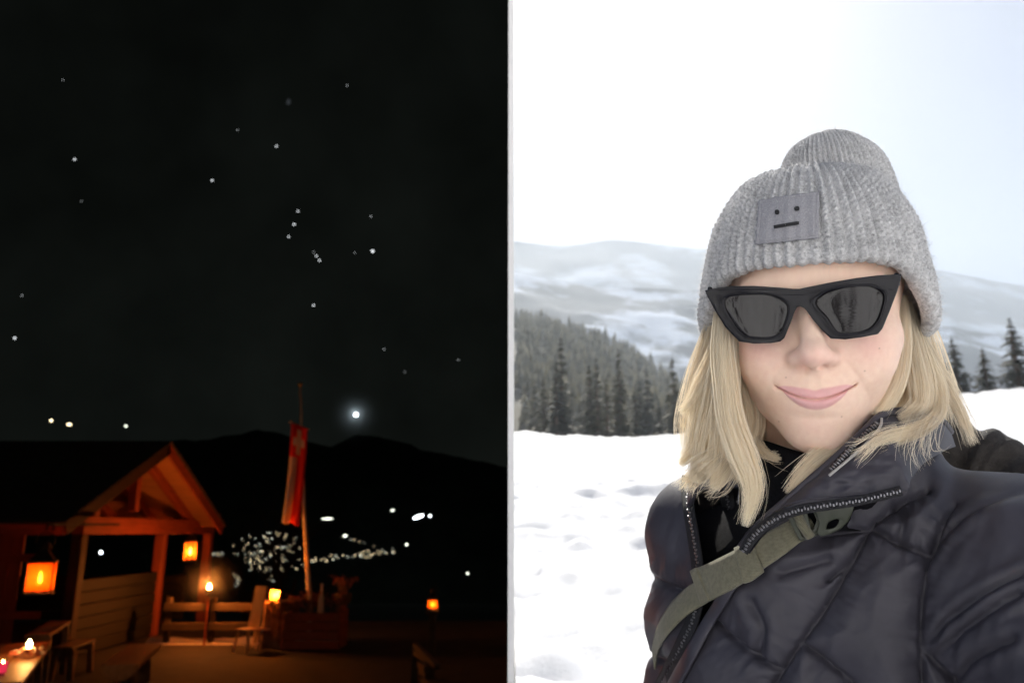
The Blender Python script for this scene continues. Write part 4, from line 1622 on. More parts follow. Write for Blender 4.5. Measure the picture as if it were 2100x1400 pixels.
# ------------------------------------------------------------------ flat pieces laid on a surface: outline in photo pixels, depth from a function
def px_plate(name, outer, holes, dfn, thick, bev, mat, parent, front=0.0, res=2, cyc=True):
    cu_ = bpy.data.curves.new(name, 'CURVE')
    cu_.dimensions = '2D'
    cu_.fill_mode = 'BOTH'
    S_ = 1000.0
    cu_.extrude = max(thick / 2 - bev, 1e-5) * S_
    cu_.bevel_depth = bev * S_
    cu_.bevel_resolution = res
    for lp in [outer] + list(holes):
        sp_ = cu_.splines.new('POLY')
        pts = np.asarray(lp, float)
        sp_.points.add(len(pts) - 1)
        for k, (x, y) in enumerate(pts):
            sp_.points[k].co = (x - 1600, -(y - 700), 0, 1)
        sp_.use_cyclic_u = True
    ob = bpy.data.objects.new(name, cu_)
    COL.objects.link(ob)
    dg = bpy.context.evaluated_depsgraph_get()
    me = bpy.data.meshes.new_from_object(ob.evaluated_get(dg))
    bpy.data.objects.remove(ob)
    bm = bmesh.new()
    bm.from_mesh(me)
    bmesh.ops.remove_doubles(bm, verts=bm.verts, dist=.001)
    bmesh.ops.triangulate(bm, faces=bm.faces)
    for k in range(2):
        lg = [e for e in bm.edges if e.calc_length() > 26 and len(e.link_faces) == 2]
        if lg:
            bmesh.ops.subdivide_edges(bm, edges=lg, cuts=1)
            bmesh.ops.triangulate(bm, faces=bm.faces)
    bm.verts.index_update()
    V = np.array([v.co[:] for v in bm.verts])
    F = np.array([[v.index for v in f.verts] for f in bm.faces])
    bm.free()
    px, py = V[:, 0] + 1600, 700 - V[:, 1]
    d = dfn(px, py) - V[:, 2] / S_ - front
    return pmk(name, pxc(px, py, 1.0) * d[:, None], F, mat, parent, False)

def dense(pts, n=None, step=6):
    p = catmull(np.concatenate([pts[-1:], pts, pts[:1]]) if False else np.asarray(pts + pts[:1], float), (n or 8) * len(pts))
    return p[:-1]

# patch with its face
cuff_d = DMap(CUFFS, 5, 3)
cuff_k = DMap(CUFFV, 5, 4)
M_FELT = NT('grey_felt')
v = M_FELT.coord()
f = M_FELT.noise(v, 900, 3)
M_FELT.l(M_FELT.ramp(f, [(.3, (.27, .27, .30)), (.7, (.38, .38, .41))]), M_FELT.b.inputs['Base Color'])
M_FELT.set(Roughness=.95)
M_FELT.bump(f, .6, .001)
M_FELT = M_FELT.m
M_BLACKTH = m_plain('black_thread', (.02, .02, .022), .8, .2, 400, .3)
c00, c10, c11, c01 = map(np.array, ((1555., 409.), (1681., 391.), (1679., 488.), (1547., 503.)))
def patch_px(u, v):
    p = (c00 * (1 - u)[..., None] + c10 * u[..., None]) * (1 - v)[..., None] + (c01 * (1 - u)[..., None] + c11 * u[..., None]) * v[..., None]
    return p
n_ = 56
uu, vv = np.meshgrid(np.linspace(0, 1, n_), np.linspace(0, 1, n_), indexing='ij')
pp_ = patch_px(uu, vv)
edge = np.minimum(np.minimum(uu, 1 - uu), np.minimum(vv, 1 - vv))
pp_ = pp_ + ((fbm(np.stack([uu.ravel() * 14, vv.ravel() * 14], 1), 2, 5).reshape(uu.shape) - .5) * 5 * (edge < .001))[..., None]
groove = np.exp(-((edge - .055) / .012) ** 2)
dp = cuff_k(pp_[..., 0], pp_[..., 1]) - .0030 + .0009 * groove - .0006 * smooth01(0, .03, edge)
dp = np.where(edge < .001, dp + .002, dp)
gi = np.arange(n_ * n_).reshape(n_, n_)
GF = np.stack([gi[:-1, :-1], gi[:-1, 1:], gi[1:, 1:], gi[1:, :-1]], -1).reshape(-1, 4)
pt_ = pmk('patch', pxc(pp_[..., 0], pp_[..., 1], 1.0) * dp[..., None], GF, M_FELT, beanie)
pt_['label'] = 'square grey felt patch with a simple stitched face'
pd = lambda x, y: cuff_k(x, y) - .0042
def rrect(cx, cy, w, h, rot, r_=.3, k=5):
    pts = []
    rr_ = min(w, h) * r_
    for (sx_, sy_, a0) in ((1, 1, 0), (-1, 1, 90), (-1, -1, 180), (1, -1, 270)):
        for q in range(k):
            an = R(a0 + 90 * q / (k - 1))
            pts.append((sx_ * (w / 2 - rr_) + rr_ * math.cos(an), sy_ * (h / 2 - rr_) + rr_ * math.sin(an)))
    ca, sa = math.cos(rot), math.sin(rot)
    return [(cx + x * ca - y * sa, cy + x * sa + y * ca) for x, y in pts]
px_plate('patch_eye', rrect(1593.5, 435, 9, 10, -.13, .45), [], pd, .0012, .0003, M_BLACKTH, beanie)
px_plate('patch_eye', rrect(1634, 427.5, 10, 9, -.13, .35), [], pd, .0012, .0003, M_BLACKTH, beanie)
px_plate('patch_mouth', rrect(1612.5, 461, 52, 6.5, -.17, .2), [], pd, .0012, .0003, M_BLACKTH, beanie)

# ------------------------------------------------------------------ sunglasses
def glass_d(px, py, q0=10.35, cc=.020):
    px, py = np.asarray(px, float), np.asarray(py, float)
    d = np.full(px.shape, .62)
    for it in range(14):
        h = c2h(pxc(px, py, 1.0) * d[..., None])
        d = d + (h[..., 1] - (q0 - cc * h[..., 0] ** 2)) * .009
    return d
outer = [(1447, 596), (1474, 590.5), (1506, 587.5), (1546, 587), (1591, 590), (1626, 593), (1640, 593), (1664, 588), (1698, 581), (1756, 571), (1801, 565.5), (1847, 563),
         (1846.5, 572), (1839, 597), (1824, 637), (1809, 673), (1800, 684), (1767, 690.5), (1733, 695), (1704, 693), (1687, 677), (1668, 655), (1656, 638), (1649, 630),
         (1641, 627), (1634, 629), (1629.5, 637), (1620, 663), (1608, 692), (1600, 699), (1580, 702.5), (1546, 703.5), (1516, 699), (1488, 670), (1466, 634), (1450, 604)]
lensL = [(1485, 616), (1490, 610), (1502, 606), (1528, 604), (1568, 603.5), (1591, 608), (1608, 617), (1616, 626), (1617, 638), (1612, 657), (1603, 679), (1594, 687.5), (1574, 692), (1546, 691), (1528, 687.5), (1511, 673), (1494, 647), (1486, 629)]
lensR = [(1671, 619), (1676, 610.5), (1694, 599), (1721, 591), (1756, 587), (1784, 586.5), (1801, 592), (1812, 600), (1815, 610), (1813, 624), (1806, 647), (1798, 662), (1784, 674.5), (1761, 681), (1733, 684), (1717, 681), (1708, 672), (1694, 651), (1680, 637), (1672, 626)]
sg = bpy.data.objects.new('sunglasses', None)
COL.objects.link(sg)
sg.parent = person
sg['label'] = 'black angular sunglasses with dark mirror-like lenses'
t = NT('black_acetate')
t.set(Roughness=.05)
t.b.inputs['Base Color'].default_value = (.008, .008, .012, 1)
t.b.inputs['Specular IOR Level'].default_value = .30
M_ACET = t.m
t = NT('dark_lens')
t.set(Roughness=.012)
t.b.inputs['Base Color'].default_value = (.012, .011, .013, 1)
t.b.inputs['Specular IOR Level'].default_value = .55
M_LENS = t.m
px_plate('frame', outer, [dense(lensL, 3)[::-1], dense(lensR, 3)[::-1]], glass_d, .0050, .0011, M_ACET, sg, 0, 3)
for nm, lp in (('lens', lensL), ('lens', lensR)):
    lp2 = dense(lp, 3)
    cx = lp2.mean(0)
    px_plate(nm, cx + (lp2 - cx) * 1.03, [], lambda x, y: glass_d(x, y, 10.30, .017), .0016, .0002, M_LENS, sg)
# inner ridge round each lens
for lp in (lensL, lensR):
    lp2 = dense(lp, 3)
    cx = lp2.mean(0)
    a = cx + (lp2 - cx) * 1.055
    d = glass_d(a[:, 0], a[:, 1]) - .0025
    pts = c2w(pxc(a[:, 0], a[:, 1], 1.0) * d[:, None]) - FEET
    MB().tube(list(pts) + [pts[0], pts[1]], .0007, 6, False).build('lens_rim', M_ACET, sg, True)
# temple arms
for (px, py, sx_) in ((1456, 600, -1), (1838, 573, 1)):
    p0 = pxc(px, py, 1.0) * glass_d(np.array(px), np.array(py))
    h0 = c2h(p0)
    pts = [h0, h0 + np.array([sx_ * .15, -1.2, 0]), h0 + np.array([sx_ * .2, -5.0, -.2]), h0 + np.array([0, -9.5, -.8])]
    pts = [Vector(c2w(h2c(p)) - FEET) for p in pts]
    b = MB()
    for k in range(3):
        b.bar(pts[k], pts[k + 1], .004, .0085 if k else .010, Vector((0, -SP, CP)), .001)
    b.build('temple', M_ACET, sg)
# ------------------------------------------------------------------ surfaces from a distance function (surface nets)
def surface_nets(fn, lo, hi, h):
    lo, hi = np.asarray(lo, float), np.asarray(hi, float)
    n = np.ceil((hi - lo) / h).astype(int) + 1
    gx, gy, gz = [lo[k] + h * np.arange(n[k]) for k in range(3)]
    D = np.empty(n, np.float32)
    for i in range(0, n[0], 24):
        X_, Y_, Z_ = np.meshgrid(gx[i:i + 24], gy, gz, indexing='ij')
        D[i:i + 24] = fn(np.stack([X_, Y_, Z_], -1).reshape(-1, 3)).reshape(X_.shape)
    ins = D < 0
    cs = [(a, b, c_) for a in (0, 1) for b in (0, 1) for c_ in (0, 1)]
    sl = lambda a, m: slice(a, a + m - 1)
    cnt = sum(ins[sl(a, n[0]), sl(b, n[1]), sl(c_, n[2])].astype(np.int8) for a, b, c_ in cs)
    mix = (cnt > 0) & (cnt < 8)
    ci = np.argwhere(mix)
    vid = np.full(mix.shape, -1, np.int64)
    vid[mix] = np.arange(len(ci))
    acc, num = np.zeros((len(ci), 3)), np.zeros(len(ci))
    for p in cs:
        for ax_ in range(3):
            if p[ax_]:
                continue
            q = list(p)
            q[ax_] = 1
            d0 = D[ci[:, 0] + p[0], ci[:, 1] + p[1], ci[:, 2] + p[2]]
            d1 = D[ci[:, 0] + q[0], ci[:, 1] + q[1], ci[:, 2] + q[2]]
            m = (d0 < 0) != (d1 < 0)
            f = np.where(m, d0 / np.where(m, d0 - d1, 1), 0)
            pos = np.repeat(np.array(p, float)[None], len(ci), 0)
            pos[:, ax_] += f
            acc[m] += pos[m]
            num[m] += 1
    V = lo + (ci + acc / num[:, None]) * h
    F = []
    for ax_ in range(3):
        a1, a2 = (ax_ + 1) % 3, (ax_ + 2) % 3
        s0 = [slice(None)] * 3
        s1 = [slice(None)] * 3
        s0[ax_] = slice(0, n[ax_] - 1)
        s1[ax_] = slice(1, n[ax_])
        A, B = ins[tuple(s0)], ins[tuple(s1)]
        e = np.argwhere(A != B)
        e = e[(e[:, a1] > 0) & (e[:, a2] > 0) & (e[:, a1] < n[a1] - 1) & (e[:, a2] < n[a2] - 1)]
        fl = A[e[:, 0], e[:, 1], e[:, 2]]
        def g(o1, o2):
            k = e.copy()
            k[:, a1] += o1
            k[:, a2] += o2
            return vid[k[:, 0], k[:, 1], k[:, 2]]
        q = np.stack([g(-1, -1), g(0, -1), g(0, 0), g(-1, 0)], -1)
        q[~fl] = q[~fl][:, ::-1]
        F.append(q)
    F = np.concatenate(F)
    return V, F[(F >= 0).all(1)]

def vnormals(V, F):
    nn_ = np.zeros_like(V)
    fn_ = np.cross(V[F[:, 2]] - V[F[:, 0]], V[F[:, 3]] - V[F[:, 1]])
    for k in range(4):
        np.add.at(nn_, F[:, k], fn_)
    return nn_ / (np.linalg.norm(nn_, axis=1, keepdims=True) + 1e-12)

def poly_dist(P2, pts):
    """distance and running length to a polyline, pixels"""
    pts = np.asarray(pts, float)
    best, run = np.full(len(P2), 1e9), np.zeros(len(P2))
    L0 = 0.0
    for a, b in zip(pts[:-1], pts[1:]):
        ab = b - a
        l = np.linalg.norm(ab)
        tt = np.clip(((P2 - a) @ ab) / (l * l), 0, 1)
        d = np.linalg.norm(P2 - a - tt[:, None] * ab, axis=1)
        m = d < best
        best[m] = d[m]
        run[m] = L0 + tt[m] * l
        L0 += l
    return best, run

def in_poly(P2, poly):
    poly = np.asarray(poly, float)
    x, y = P2[:, 0], P2[:, 1]
    r_ = np.zeros(len(P2), bool)
    j = len(poly) - 1
    for i in range(len(poly)):
        xi, yi = poly[i]
        xj, yj = poly[j]
        c_ = ((yi > y) != (yj > y)) & (x < (xj - xi) * (y - yi) / (yj - yi + 1e-12) + xi)
        r_ ^= c_
        j = i
    return r_

# ------------------------------------------------------------------ jacket
SR, SL = np.array([.238, .875, -.235]), np.array([.432, .66, -.205])
NK = h2c(np.array([0, -3.2, -17.5]))
e1 = (SL - SR) * np.array([1, 1, 0])
e1 /= np.linalg.norm(e1)
e2 = np.array([e1[1], -e1[0], 0])          # towards the chest front
BM = np.stack([e1, e2, [0, 0, 1.0]])
def sd_bell(P, c, r):
    return sd_ell((P - c) @ BM.T, (0, 0, 0), r)
ER, EL = np.array([.228, .94, -.52]), np.array([.45, .40, -.35])
WL = np.array([.23, .13, -.26])
MID = (SR + SL) / 2
def jacket_sdf(P, arms=True, grow=0.0):
    d = sd_bell(P, MID + np.array([0, 0, -.12]) + e2 * .035, (.175, .115, .21))
    d = smin(d, sd_bell(P, MID + np.array([0, 0, -.34]) + e2 * .02, (.17, .12, .24)), .06)
    d = smin(d, sd_cap(P, SR, MID + np.array([0, 0, .035]), .066, .072), .05)
    d = smin(d, sd_cap(P, SL, MID + np.array([0, 0, .035]), .078, .072), .05)
    d = smin(d, sd_cap(P, MID + np.array([.0, .01, .0]), NK + np.array([0, .012, .035]), .085, .062), .05)
    if arms:
        d = smin(d, sd_cap(P, SR, ER, .074, .062), .03)
        d = smin(d, sd_cap(P, SL, EL, .084, .076), .03)
        d = smin(d, sd_cap(P, EL, WL, .072, .05), .03)
    return d - grow
JV, JF = surface_nets(jacket_sdf, (.02, .05, -.66), (.62, 1.06, .02), .0085)
for k in range(2):                          # relax
    acc, cnt = np.zeros_like(JV), np.zeros(len(JV))
    for a, b in ((0, 1), (1, 2), (2, 3), (3, 0)):
        np.add.at(acc, JF[:, a], JV[JF[:, b]])
        np.add.at(cnt, JF[:, a], 1)
    JV = JV * .4 + .6 * acc / np.maximum(cnt, 1)[:, None]
# one smooth subdivision so that quilting and creases have enough geometry
me = bpy.data.meshes.new('tmp')
me.from_pydata([tuple(v) for v in JV], [], [tuple(f) for f in JF])
ob = bpy.data.objects.new('tmp', me)
COL.objects.link(ob)
ob.modifiers.new('s', 'SUBSURF').levels = 2
dg = bpy.context.evaluated_depsgraph_get()
m2 = ob.evaluated_get(dg).to_mesh()
JV = np.empty(len(m2.vertices) * 3, np.float32)
m2.vertices.foreach_get('co', JV)
JV = JV.reshape(-1, 3).astype(float)
JF = np.empty(len(m2.loops), np.int32)
m2.loops.foreach_get('vertex_index', JF)
JF = JF.reshape(-1, 4)
bpy.data.objects.remove(ob)
bpy.data.meshes.remove(me)
JN = vnormals(JV, JF)
px = 1050 + FPX * JV[:, 0] / JV[:, 1]
py = 700 - FPX * JV[:, 2] / JV[:, 1]
P2 = np.stack([px, py], 1)
facing = smooth01(-.25, .2, -(JN * (JV / np.linalg.norm(JV, axis=1, keepdims=True))).sum(1))
SEAMS = [[(1900, 1010), (1851, 1034), (1813, 1061), (1787, 1083), (1748, 1151), (1697, 1241), (1646, 1314), (1598, 1387), (1560, 1450)],
         [(1440, 1245), (1466, 1271), (1500, 1301), (1538, 1331), (1577, 1357), (1603, 1372)],
         [(1787, 1083), (1843, 1117), (1896, 1136)],
         [(1690, 1098), (1740, 1091), (1785, 1086)],
         [(1958, 1035), (1937, 1074), (1907, 1143), (1894, 1207), (1888, 1293), (1892, 1400), (1900, 1480)],
         [(1646, 1316), (1720, 1375), (1790, 1440)],
         [(1748, 1151), (1700, 1190)],
         [(1890, 1330), (1933, 1370), (1980, 1420)],
         [(1318, 1160), (1346, 1186), (1393, 1207), (1440, 1225)],
         [(1320, 1330), (1360, 1352), (1385, 1365)]]
FOLDS = [[(1900, 1318), (1950, 1275), (2010, 1246), (2110, 1203)], [(1915, 1338), (1985, 1300), (2110, 1240)], [(1960, 1390), (2020, 1352), (2110, 1325)],
         [(1895, 1150), (1960, 1085), (2110, 1010)],
         [(1840, 1040), (1852, 1075), (1846, 1110)], [(1560, 1240), (1580, 1290), (1560, 1340)], [(1620, 1180), (1700, 1150)]]
vis = (facing > 0) & (px > 1200) & (px < 2250) & (py > 700) & (py < 1550)
vidx = np.where(vis)[0]
sd_, sr_ = np.full(len(JV), 400.0), np.zeros(len(JV))
for k, s_ in enumerate(SEAMS):
    d, r_ = poly_dist(P2[vis], catmull(s_, 4 * len(s_)))
    m = vidx[d < sd_[vis]]
    q_ = d < sd_[vis]
    sd_[m] = d[q_]
    sr_[m] = r_[q_] + k * 517
puff = .019 * (1 - np.exp(-(sd_ / 50) ** 1.0)) - .0050 * np.exp(-(sd_ / 5.0) ** 2)
wr = fbm(np.stack([sr_ / 15, sd_ / 55], 1), 3, 21) - .5
puff += .0075 * wr * np.exp(-sd_ / 38) * smooth01(0, 8, sd_)
puff += .0045 * (fbm(np.stack([px / 60 + py / 200, py / 110 - px / 260], 1), 4, 25) - .5)
wa = fbm(np.stack([px / 130, py / 130], 1), 2, 27)
puff += .0028 * (fbm(np.stack([px / 38 + py / 70 + wa * 3, py / 190 - px / 300 + wa], 1), 2, 29) - .5) * smooth01(6, 30, sd_)
for s_ in FOLDS:
    d, r_ = poly_dist(P2[vis], catmull(s_, 14))
    puff[vidx] += -.0045 * np.exp(-(d / 8) ** 2) + .0022 * np.exp(-((d - 24) / 14) ** 2)
gen = .003 * np.abs(np.sin(JV[:, 2] * 48 + JV[:, 0] * 5)) ** .6
puff *= 1 - .75 * smooth01(1900, 1960, px) * (1 - smooth01(1010, 1080, py))
JV = JV + JN * (puff * facing + gen * (1 - facing))[:, None]
OPEN = [(1411, 900), (1409, 989), (1411, 1040), (1421, 1100), (1429, 1156), (1432, 1210), (1424, 1272), (1412, 1300), (1440, 1280), (1470, 1232), (1500, 1182), (1522, 1132), (1545, 1095),
        (1600, 1056), (1650, 1040), (1740, 1024), (1850, 1008), (1862, 960), (1880, 900), (1880, 780), (1411, 780)]
fc = JV[JF].mean(1)
fpx = np.stack([1050 + FPX * fc[:, 0] / fc[:, 1], 700 - FPX * fc[:, 2] / fc[:, 1]], 1)
fn_ = JN[JF[:, 0]]
ff = -(fn_ * fc).sum(1) > -.02
cut = in_poly(fpx, OPEN) & ff & (fc[:, 1] < .93)
keep = ~cut
JK = JF[keep]
used = np.unique(JK)
remap = np.full(len(JV), -1)
remap[used] = np.arange(len(used))
t = NT('black_nylon')
v = t.coord()
f = t.noise(v, 30, 4)
t.l(t.ramp(f, [(.3, (.044, .042, .056)), (.7, (.058, .055, .072))]), t.b.inputs['Base Color'])
t.set(Roughness=.54)
t.b.inputs['Specular IOR Level'].default_value = .42
t.b.inputs['Sheen Weight'].default_value = .0
t.b.inputs['Sheen Roughness'].default_value = .5
wv = t.noise(v, 1400, 2)
f3 = t.noise(t.coord((1, 1, 1)), 120, 3)
ad = t.n('Math', operation='MULTIPLY_ADD')
t.l(f3, ad.inputs[0])
ad.inputs[1].default_value = 1.5
t.l(wv, ad.inputs[2])
t.bump(ad.outputs[0], .10, .001)
M_NYLON = t.m
jk = pmk('jacket', JV[used], remap[JK], M_NYLON)
jk['label'] = 'black quilted puffer jacket, open at the neck'
so = jk.modifiers.new('thickness', 'SOLIDIFY')
so.thickness = .004
so.offset = -1
jac_d = DMap(JV[JN[:, 1] < .3], 5, 2)
jac_s = DMap(JV[JN[:, 1] < .3], 5, 14)

# dark fleece under the jacket, with its own collar
IV, IF = surface_nets(lambda P: jacket_sdf(P, False, -.016), (.1, .5, -.64), (.6, 1.04, .02), .008)
M_FLEECE = m_plain('black_fleece', (.011, .011, .014), .95, .3, 300, .6, spec=.1)
pmk('fleece', IV, IF, M_FLEECE)
in_d = DMap(IV, 6, 3)
# fleece collar ring round the neck
nk0, nk1 = h2c(np.array([0, -3.4, -19.0])), h2c(np.array([0, -1.6, -11.2]))
rows = []
for k, tt in enumerate(np.linspace(0, 1, 14)):
    c_ = nk0 + (nk1 - nk0) * tt
    for j in range(60):
        an = 2 * math.pi * j / 60
        r_ = .076 - .006 * tt + .0015 * math.sin(an * 9 + tt * 3) + (.002 if k == 13 else 0)
        rows.append(c_ + np.array([math.cos(an) * r_, math.sin(an) * r_ * 1.05, -.014 * math.cos(an - .6) * tt - .010 * tt * (1 - math.sin(an)) * 1.4]))
pmk('fleece_collar', np.array(rows), [(k * 60 + j, k * 60 + (j + 1) % 60, (k + 1) * 60 + (j + 1) % 60, (k + 1) * 60 + j) for k in range(13) for j in range(60)], M_FLEECE).modifiers.new('thickness', 'SOLIDIFY').thickness = .005

# ------------------------------------------------------------------ collar flap (image right), lofted between inner and outer edge
C1 = [(1522, 1122, .640), (1560, 1072, .637), (1640, 1002, .632), (1720, 932, .630), (1775, 880, .636), (1812, 849, .650), (1872, 842, .70), (1930, 862, .76), (1950, 885, .80)]
C2 = [(1526, 1130, .637), (1562, 1085, .628), (1640, 1042, .615), (1740, 1024, .603), (1853, 1008, .597), (1868, 985, .604), (1895, 950, .645), (1935, 925, .70), (1960, 915, .78)]
def loft(C1, C2, nu, nv, bulge, wr_=0.0):
    a, b = catmull(C1, nu), catmull(C2, nu)
    v = np.linspace(0, 1, nv)
    G = a[:, None] * (1 - v)[None, :, None] + b[:, None] * v[None, :, None]
    G[..., 2] -= bulge * np.sin(np.pi * v)[None] * np.linspace(.3, 1, nu)[:, None]
    if wr_:
        G[..., 2] += wr_ * (fbm(np.stack([G[..., 0].ravel() / 55, G[..., 1].ravel() / 40], 1), 3, 71).reshape(G.shape[:2]) - .5)
    return G
def grid_faces(nu, nv):
    gi = np.arange(nu * nv).reshape(nu, nv)
    return np.stack([gi[:-1, :-1], gi[:-1, 1:], gi[1:, 1:], gi[1:, :-1]], -1).reshape(-1, 4)
G = loft(C1, C2, 150, 50, .013, .012)
Gc = pxc(G[..., 0], G[..., 1], 1.0) * G[..., 2:3]
co = pmk('collar', Gc, grid_faces(150, 50), M_NYLON, jk)
m_ = co.modifiers.new('thickness', 'SOLIDIFY')
m_.thickness = .007
m_.offset = -1
col_d = DMap(Gc.reshape(-1, 3), 5, 1)
# rolled top edge of the collar
for C, nm, rad in ((C1, 'collar_edge', .0032),):
    p = catmull(C, 70)
    pc = c2w(pxc(p[:, 0], p[:, 1], 1.0) * (p[:, 2:3] - .001)) - FEET
    MB().tube(list(pc), rad, 8).build(nm, M_NYLON, jk, True)
# left collar remnant standing behind the hair
C1b = [(1412, 985, .80), (1430, 950, .775), (1470, 935, .755), (1520, 930, .745)]
C2b = [(1408, 1040, .80), (1425, 1010, .765), (1465, 1000, .745), (1515, 1000, .735)]
G = loft(C1b, C2b, 40, 16, .008, .006)
co2 = pmk('collar', pxc(G[..., 0], G[..., 1], 1.0) * G[..., 2:3], grid_faces(40, 16), M_NYLON, jk)
co2.modifiers.new('thickness', 'SOLIDIFY').thickness = .005

# ------------------------------------------------------------------ ribbons, zips
def ribbon(name, E1, E2, dfn, n, mat, parent, lift=.004, thick=.002, bulge=0.0, nv=8):
    a, b = catmull(E1, n), catmull(E2, n)
    v = np.linspace(0, 1, nv)
    G = a[:, None] * (1 - v)[None, :, None] + b[:, None] * v[None, :, None]
    d = dfn(G[..., 0], G[..., 1]) - lift - bulge * np.sin(np.pi * v)[None]
    o = pmk(name, pxc(G[..., 0], G[..., 1], 1.0) * d[..., None], grid_faces(n, nv), mat, parent)
    so = o.modifiers.new('thickness', 'SOLIDIFY')
    so.thickness = thick
    so.offset = 0
    return o
def offset_line(pts, w, n):
    p = catmull(pts, n)
    tg = np.gradient(p, axis=0)
    tg /= np.linalg.norm(tg, axis=1, keepdims=True)
    nn_ = np.stack([-tg[:, 1], tg[:, 0]], 1)
    return p - nn_ * w / 2, p + nn_ * w / 2
t = NT('zip_metal')
t.b.inputs['Base Color'].default_value = (.20, .20, .22, 1)
t.set(Roughness=.35, Metallic=.7)
M_ZIP = t.m
M_TAPE = m_plain('zip_tape', (.012, .012, .016), .8, .2, 200, .3)
def zipper(name, pts, dfn, lift, parent, tw=22, pitch=6.4, tooth=(4.0, 5.0), off=0.0):
    n = max(30, int(np.linalg.norm(np.diff(np.asarray(pts, float), axis=0), axis=1).sum() / 8))
    a, b = offset_line(pts, tw, n)
    z = ribbon(name, a, b, dfn, n, M_TAPE, parent, lift, .002)
    p = catmull(pts, 400)
    s = np.concatenate([[0], np.cumsum(np.linalg.norm(np.diff(p, axis=0), axis=1))])
    mb = MB()
    k = 0
    for L_ in np.arange(0, s[-1], pitch):
        x, y = np.interp(L_, s, p[:, 0]), np.interp(L_, s, p[:, 1])
        x2, y2 = np.interp(min(L_ + 2, s[-1]), s, p[:, 0]), np.interp(min(L_ + 2, s[-1]), s, p[:, 1])
        tg = np.array([x2 - x, y2 - y])
        tg /= np.linalg.norm(tg) + 1e-9
        nrm_ = np.array([-tg[1], tg[0]]) * (1 if k % 2 else -1) * 1.0
        x, y = x + nrm_[0] + off * -tg[1], y + nrm_[1] + off * tg[0]
        d = float(dfn(np.array(x), np.array(y))) - lift - .0022
        c_ = pxc(x, y, d)
        e_t = np.array([tg[0], 0, -tg[1]])
        e_n = np.array([tg[1], 0, tg[0]])
        M = np.stack([e_t, [0, 1, 0], e_n], 1)
        hx, hy, hz = tooth[0] / FPX * d / 2, .0011, tooth[1] / FPX * d / 2
        V = np.array([(sx_ * hx * (.8 if sy_ < 0 else 1), sy_ * hy, sz_ * hz * (.8 if sy_ < 0 else 1)) for sx_ in (-1, 1) for sy_ in (-1, 1) for sz_ in (-1, 1)]) @ M.T + c_
        mb.add(c2w(V) - FEET, [(0, 1, 3, 2), (4, 6, 7, 5), (0, 4, 5, 1), (2, 3, 7, 6), (0, 2, 6, 4), (1, 5, 7, 3)])
        k += 1
    tt_ = mb.build('zip_teeth', M_ZIP, parent)
    tag(tt_, kind='stuff')
    return z
cmix = lambda x, y: np.minimum(col_d(x, y), jac_s(x, y))
zipper('zip', [(1524, 1130), (1548, 1096), (1590, 1064), (1640, 1045), (1700, 1035), (1760, 1026), (1848, 1006)], col_d, .0025, jk, 20, 6.6, (4.2, 7.0))
zipper('zip', [(1410, 975), (1409, 1000), (1412, 1040), (1422, 1100), (1430, 1156), (1432, 1200)], jac_s, .004, jk, 22)
zipper('zip', [(1428, 1240), (1418, 1278), (1405, 1306), (1384, 1350), (1361, 1396), (1350, 1420)], jac_s, .004, jk, 26)
zipper('inner_zip', [(1476, 955), (1487, 1000), (1497, 1050), (1506, 1100), (1510, 1150), (1508, 1180)], in_d, .012, person, 26, 5.4, (3.4, 4.6))
zipper('inner_zip', [(1706, 962), (1740, 925), (1775, 890), (1800, 868)], col_d, .0035, person, 12, 6.0, (3.6, 9.0))
M_PIPE = m_plain('pale_piping', (.45, .45, .50), .6, .1, 60, .1)
def piping(pts, dfn, lift, rad, parent, mat=M_PIPE, name='piping'):
    p = catmull(pts, 60)
    d = dfn(p[:, 0], p[:, 1]) - lift
    MB().tube(list(c2w(pxc(p[:, 0], p[:, 1], 1.0) * d[:, None]) - FEET), rad, 8).build(name, mat, parent, True)
piping([(1518, 975), (1516, 1030), (1514, 1080), (1516, 1120), (1512, 1160)], in_d, .014, .0011, person)
piping([(1700, 975), (1748, 935), (1790, 895), (1806, 872), (1808, 858)], col_d, .0055, .0011, jk, m_plain('light_piping', (.42, .41, .40), .6, .05, 60, .05))
piping([(1856, 1004), (1700, 1018), (1640, 1026), (1590, 1046), (1556, 1074)], col_d, .0025, .0006, jk, M_NYLON, 'stitched_edge')
# placket along the lower right panel edge
ribbon('placket', [(1520, 1138), (1500, 1178), (1470, 1228), (1440, 1278), (1410, 1330), (1380, 1385), (1365, 1415)],
       [(1540, 1142), (1520, 1186), (1488, 1240), (1458, 1290), (1428, 1345), (1400, 1395), (1388, 1420)], jac_s, 40, M_NYLON, jk, .005, .004, .002)

# ------------------------------------------------------------------ bag strap with buckle: a thing of its own
bag = thing('sling_bag', FEET + np.array([.0, .2, 1.1]), 'olive green bag strap with a plastic buckle across the black jacket', 'bag')
BAG0 = np.array(bag.location)
def bmk_shift(o):
    """re-parent a person-built part to the bag, keeping its place"""
    o.parent = bag
    o.location = tuple(FEET - BAG0)
    return o
t = NT('olive_webbing')
v = t.coord((1, 1, 1))
wv = t.n('TexWave', wave_type='BANDS', bands_direction='DIAGONAL')
wv.inputs['Scale'].default_value = 420
wv.inputs['Distortion'].default_value = 1.2
t.l(v, wv.inputs['Vector'])
f = t.noise(v, 260, 3)
ad = t.n('Math', operation='MULTIPLY_ADD')
t.l(wv.outputs['Fac'], ad.inputs[0])
ad.inputs[1].default_value = .35
t.l(f, ad.inputs[2])
t.l(t.ramp(ad.outputs[0], [(.3, (.12, .115, .075)), (.9, (.23, .215, .145))]), t.b.inputs['Base Color'])
t.set(Roughness=.85)
t.b.inputs['Sheen Weight'].default_value = .2
t.bump(wv.outputs['Fac'], .5, .0006)
M_WEB = t.m
t = NT('olive_plastic')
